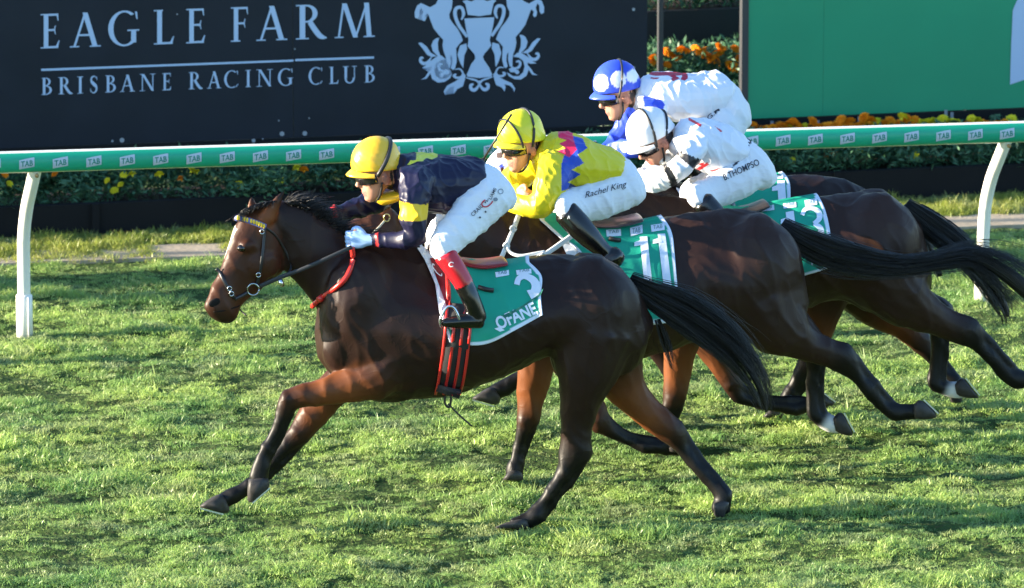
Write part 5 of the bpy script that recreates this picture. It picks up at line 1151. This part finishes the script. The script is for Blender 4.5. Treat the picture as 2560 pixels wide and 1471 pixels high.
J['11'] = jockey('11', 'jockey in bright yellow silks with blue and red zigzags and yellow cap', dict(seat=(1530, 560), head=(1304, 357), hyaw=R(24), hpitch=R(12), silk=YG, fx=-20, fy=-6,
 torso=[(1372, 340, 1338, 432, .10), (1406, 331, 1372, 468, .185), (1456, 344, 1430, 480, .20), (1506, 363, 1478, 476, .175), (1546, 381, 1518, 458, .15), (1558, 394, 1540, 430, .13)],
 arm_n=[(1398, 398, 96, .14), (1386, 440, 88, .21), (1368, 482, 78, .24), (1346, 514, 66, .25), (1304, 514, 54, .21), (1262, 500, 42, .15), (1222, 488, 34, .10)],
 arm_f=[(1356, 400, 84, -.13), (1315, 428, 70, -.19), (1278, 450, 56, -.20), (1272, 466, 44, -.18), (1290, 476, 36, -.14)],
 pelvis=[(1552, 388, 1520, 470, .135), (1586, 414, 1545, 505, .165), (1606, 448, 1570, 518, .15), (1612, 474, 1590, 505, .09)],
 thigh=[(1562, 470, 100, .09), (1512, 494, 100, .14), (1458, 510, 88, .19), (1420, 520, 80, .285), (1410, 535, 62, .30)],
 shin=[(1414, 530, 66, .315), (1442, 560, 66, .335), (1470, 590, 60, .35), (1498, 618, 46, .36), (1516, 634, 42, .36)],
 foot=[(1546, 634, 44, .36), (1534, 646, 52, .36), (1508, 658, 46, .36), (1484, 668, 30, .36)], hair=(.02, .014, .012),
 cap=('lime', (.72, .66, .02), (.75, .62, .03)), straps=((.06, -.02, .055, .09, .006), (.01, -.03, -.03, .10, .007)), paint=p2))
WH = (.72, .74, .80); KB = (.014, .015, .02)
def p3_(co, cols, lid, nor):
    u, v = topx(co); lat = (co - FR['13'].o) @ FR['13'].en
    for q in ([(1736, 424), (1770, 405), (1772, 412), (1745, 430)], [(1715, 420), (1750, 432), (1748, 440), (1712, 428)], [(1770, 428), (1800, 420), (1790, 432)], [(1745, 410), (1762, 406), (1756, 416)], [(1722, 294), (1755, 312), (1752, 318), (1720, 300)], [(1786, 315), (1806, 328), (1802, 332)]): cols[inpoly(u, v, q) & (lid == 1)] = (.62, .04, .05)
    return cols
def b3_(co, cols, lid, nor):
    u, v = topx(co); cols[inpoly(u, v, [(1860, 335), (1884, 346), (1870, 372), (1842, 412), (1830, 420), (1846, 385)])] = (.015, .02, .035); return cols
J['13'] = jockey('13', 'jockey in plain white silks with black armbands and white cap, head down', dict(seat=(1850, 520), head=(1633, 346), hyaw=R(14), hpitch=R(36), silk=WH, fx=-20, fy=-6,
 torso=[(1698, 310, 1684, 388, .10), (1726, 296, 1716, 408, .185), (1768, 300, 1752, 430, .20), (1816, 314, 1796, 438, .175), (1854, 337, 1826, 424, .15), (1866, 350, 1846, 400, .13)],
 arm_n=[(1724, 345, 86, .14), (1728, 372, 74, .21), (1724, 388, 62, .24), (1712, 408, 56, .25), (1692, 424, 54, .25), (1678, 432, 54, .23), (1662, 440, 58, .2), (1630, 450, 62, .16), (1598, 456, 40, .12), (1580, 458, 34, .11)], arm_n_c=[WH, WH, KB, WH, WH, KB, WH, WH, WH, WH],
 arm_f=[(1690, 350, 80, -.13), (1660, 395, 66, -.2), (1632, 425, 54, -.2), (1606, 446, 44, -.15), (1584, 455, 34, -.12)], arm_f_c=[WH, KB, WH, WH, WH],
 pelvis=[(1866, 348, 1838, 425, .135), (1906, 374, 1862, 460, .165), (1930, 408, 1890, 472, .15), (1938, 438, 1916, 466, .09)],
 thigh=[(1882, 428, 96, .09), (1832, 456, 92, .14), (1784, 480, 82, .19), (1750, 496, 74, .285), (1748, 508, 60, .30)],
 shin=[(1756, 505, 60, .315), (1784, 535, 58, .335), (1812, 568, 50, .35), (1836, 598, 44, .36), (1850, 612, 42, .36)],
 foot=[(1866, 616, 38, .36), (1844, 625, 38, .36), (1816, 634, 30, .36), (1800, 640, 20, .36)], glove_n=KB, glove_f=KB,
 cap=('white', (.76, .76, .78)), straps=((.04, -.03, -.02, .11, .007), (-.03, -.02, -.09, .05, .006)), paint=p3_, bpaint=b3_))
BU = (.03, .07, .58)
def p4_(co, cols, lid, nor):
    u, v = topx(co); a = lid == 2
    cols[a] = WH; cols[a & inpoly(u, v, [(1608, 245), (1618, 224), (1640, 230), (1662, 262), (1652, 288), (1640, 300), (1610, 270)])] = BU
    lo = a & (v > 335); cols[lo] = BU; cols[lo & ((u - 1563) ** 2 + (v - 368) ** 2 < 13 ** 2)] = WH; cols[lo & ((u - 1600) ** 2 + (v - 352) ** 2 < 12 ** 2)] = WH
    for q in ([(1622, 180), (1716, 180), (1716, 187), (1690, 190), (1700, 196), (1694, 199), (1684, 203), (1678, 201), (1680, 194), (1670, 189), (1640, 190), (1622, 187)], [(1706, 186), (1718, 184), (1720, 196), (1712, 202), (1702, 200)], [(1625, 193), (1648, 195), (1640, 199), (1626, 197)]): cols[inpoly(u, v, q) & (lid == 1)] = (.42, .02, .05)
    return cols
def c4(V, cols):
    u, v = topx(V)
    for x, y, r in ((1503, 208, 19), (1546, 199, 19), (1581, 190, 15)): cols[(u - x) ** 2 + ((v - y) * .9) ** 2 < r * r] = (.75, .76, .82)
    return cols
J['1'] = jockey('1', 'farthest jockey in white silks with blue sleeves and white-spotted blue cap', dict(seat=(1800, 450), head=(1546, 230), hyaw=R(4), hpitch=R(20), silk=WH, fx=-20, fy=-6, hair=(.06, .04, .03),
 torso=[(1608, 196, 1592, 282, .10), (1642, 184, 1628, 294, .185), (1692, 185, 1682, 300, .20), (1746, 184, 1738, 302, .18), (1796, 180, 1784, 298, .16), (1826, 202, 1808, 262, .14)],
 arm_n=[(1634, 250, 78, .14), (1632, 278, 70, .21), (1622, 310, 62, .24), (1604, 345, 56, .25), (1585, 368, 52, .24), (1560, 372, 46, .2), (1530, 376, 36, .13), (1512, 380, 32, .10)],
 arm_f=[(1600, 250, 72, -.13), (1575, 300, 62, -.2), (1550, 345, 52, -.2), (1525, 370, 40, -.15), (1505, 378, 32, -.12)], arm_f_c=[BU] * 5,
 pelvis=[(1812, 192, 1790, 300, .14), (1846, 224, 1806, 325, .17), (1868, 262, 1832, 332, .155), (1874, 292, 1850, 325, .09)],
 thigh=[(1824, 292, 105, .09), (1796, 330, 98, .14), (1758, 372, 86, .19), (1728, 402, 76, .285), (1726, 418, 60, .30)],
 shin=[(1734, 412, 60, .315), (1762, 445, 56, .335), (1792, 480, 48, .35), (1812, 508, 42, .36), (1824, 522, 40, .36)],
 foot=[(1838, 528, 36, .36), (1814, 536, 36, .36), (1788, 544, 28, .36), (1774, 548, 18, .36)], glove_n=KB, glove_f=KB,
 cap=('blue', BU, (.04, .09, .60)), straps=((.03, -.03, -.045, .11, .006),), paint=p4_, cpaint=c4))
# ---- lettering on the breeches, caps and boots
M_ink = mat('breeches_ink', (.03, .035, .05), .7)
def jd(key, lat=.2): return Drape(FR[key], bvh_of([J[key][2]]), lat)
d3 = jd('3'); P3r = J['3'][0]
put_text('name_print', 'CRAIG', d3, (1183, 542), (27, -26), (-7, -7), M_ink, J['3'][2], .006, bold=.01)
put_text('name_print', 'LIAMS', d3, (1228, 500), (14, -27), (-7, -4), M_ink, J['3'][2], .006, bold=.01)
put_poly('name_arc', stroke([(1213, 500), (1205, 508), (1207, 516), (1218, 517), (1229, 508), (1231, 503)], 3.2, 4), d3, mat('ink_red', (.5, .02, .04), .6), J['3'][2], .006, .00004)
put_text('name_print', 'W', d3, (1211, 511), (12, -8), (-2, -6), M_ink, J['3'][2], .006, bold=.02)
put_poly('badge', [[(1239 + 6 * math.cos(a), 499 + 5 * math.sin(a)) for a in np.linspace(0, 6, 8)]], d3, mat('ink_grey', (.2, .24, .3), .7), J['3'][2], .006)
put_poly('badge', stroke([(1252 + 6 * math.cos(a), 479 + 6 * math.sin(a)) for a in np.linspace(0, 6.28, 9)], 1.8, 3), d3, MATS['ink_grey'], J['3'][2], .006, .00004)
for u, v in ((1214, 530), (1200, 544)): put_poly('badge', [[(u - 3, v), (u, v - 3), (u + 3, v), (u, v + 3)]], d3, M_ink, J['3'][2], .006)
put_text('name_print', 'Rachel King', jd('11'), (1464, 500), (105, -29), (-3, -19), M_ink, J['11'][2], .006, shear=.35, cell=.1)
put_text('name_print', 'B.THOMPSO', jd('13'), (1812, 452), (88, -40), (-6, -15), M_ink, J['13'][2], .006, bold=.008, cell=.1)
put_text('name_print', 'P.G.M', jd('1'), (1760, 312), (40, -36), (-6, -9), M_ink, J['1'][2], .006, bold=.01)
bt = [o for o in P3r.children if o.name.startswith('boot')][0]; dbt = Drape(f3, bvh_of([bt]), .36)
put_poly('boot_letter', stroke([(1134, 658), (1127, 656), (1122, 662), (1126, 667), (1133, 666)], 2.2, 3), dbt, M_white, bt, .003, .00003)
bt = [o for o in J['11'][0].children if o.name.startswith('boot')][0]; dbt = Drape(f11, bvh_of([bt]), .36)
put_poly('boot_letter', stroke([(1419, 548), (1422, 540), (1424, 547)], 2.0, 3), dbt, M_white, bt, .003, .00003)
v, f, _ = Loft([np.concatenate([f3.P(u, vv, l), np.array((0, 0, h)), f3.en * w]) for u, vv, l, h, w in ((940, 496, .0, .02, .05), (955, 498, .0, .03, .06), (975, 494, .0, .03, .07), (996, 488, .0, .025, .08))], [YEL] * 4, 4, 14).mesh(); mk('neck_scarf', v, f, mat('scarf_yellow', YEL, .45, bump=.2, bscale=30), P3r)
v, f, _ = Loft([np.concatenate([FR['13'].P(u, vv, l), np.array((0, 0, h)), FR['13'].en * w]) for u, vv, l, h, w in ((1644, 400, .0, .02, .04), (1656, 402, .0, .035, .05), (1672, 398, .0, .03, .06))], [WH] * 3, 4, 14).mesh(); mk('neck_scarf', v, f, mat('scarf_cream', (.7, .68, .62), .6), J['13'][0])
# ---- stirrups belong to the saddles
def stirrup(key, top, foot, parent, lat=.28):
    fr = FR[key]; e = mk('stirrup_leather', *tube([fr.P(*top, .22), fr.P((top[0] + foot[0]) / 2, (top[1] + foot[1]) / 2, lat), fr.P(foot[0], foot[1] - 45, lat)], .011, 6, (fr.en, .4)), M_red if key == '3' else M_leather, parent)
    for s in (1,):
        pts = [fr.P(foot[0] - 22, foot[1] + 6, lat - .04), fr.P(foot[0] - 26, foot[1] - 12, lat), fr.P(foot[0] - 12, foot[1] - 40, lat), fr.P(foot[0], foot[1] - 46, lat), fr.P(foot[0] + 12, foot[1] - 38, lat), fr.P(foot[0] + 22, foot[1] - 14, lat), fr.P(foot[0] + 20, foot[1] + 8, lat - .04)]
        v, f = tube(cr(pts, 4), .007, 8); mk('stirrup_iron', v, f, mat('stirrup_steel', (.55, .6, .68), .25, metal=.9), parent)
stirrup('3', (1118, 680), (1126, 812), r3, .385)
saf = [fr_ for fr_ in ()]
D3s = Drape(f3, bvh_of([b3, c3]), .3)
put_poly('saddle_flap', [[(1075, 645), (1092, 645), (1112, 668), (1120, 690), (1124, 740), (1130, 770), (1118, 770), (1112, 720), (1100, 690), (1082, 670)]], D3s, M_sad['3'], r3, .02, cell=14)
put_poly('flap_emblem', stroke([(1086, 664), (1082, 660), (1082, 668), (1094, 684), (1104, 690), (1104, 684)], 2.4, 4), D3s, M_white, r3, .026, .00004)
for pts, key in (([(1195, 718), (1215, 724), (1234, 727)], '3'), ([(1522, 596), (1538, 600), (1552, 601)], '11')):
    fr = FR[key]; Dk = Drape(fr, bvh_of([HO[key][1], (c3 if key == '3' else c11)]), .3); v, f = tube([Dk(u, vv, .015) for u, vv in pts], .012, 8, (fr.en, .5)); mk('strap_end', v, f, M_leather, HO[key][0])
# ---- whip carried by the jockey in yellow
wp = empty('riding_whip', f11.P(1180, 455, .12), 'thin black whip held upright before the yellow cap', 'whip')
pts = [f11.P(1178, 452, .12), f11.P(1210, 396, .14), f11.P(1245, 340, .16), f11.P(1279, 286, .18)]; v, f = tube(pts[:2], [.009, .008], 8); mk('grip', v, f, M_leather, wp)
v, f = tube(pts[1:], [.0055, .005, .006], 8); mk('shaft', v, f, M_leather, wp)
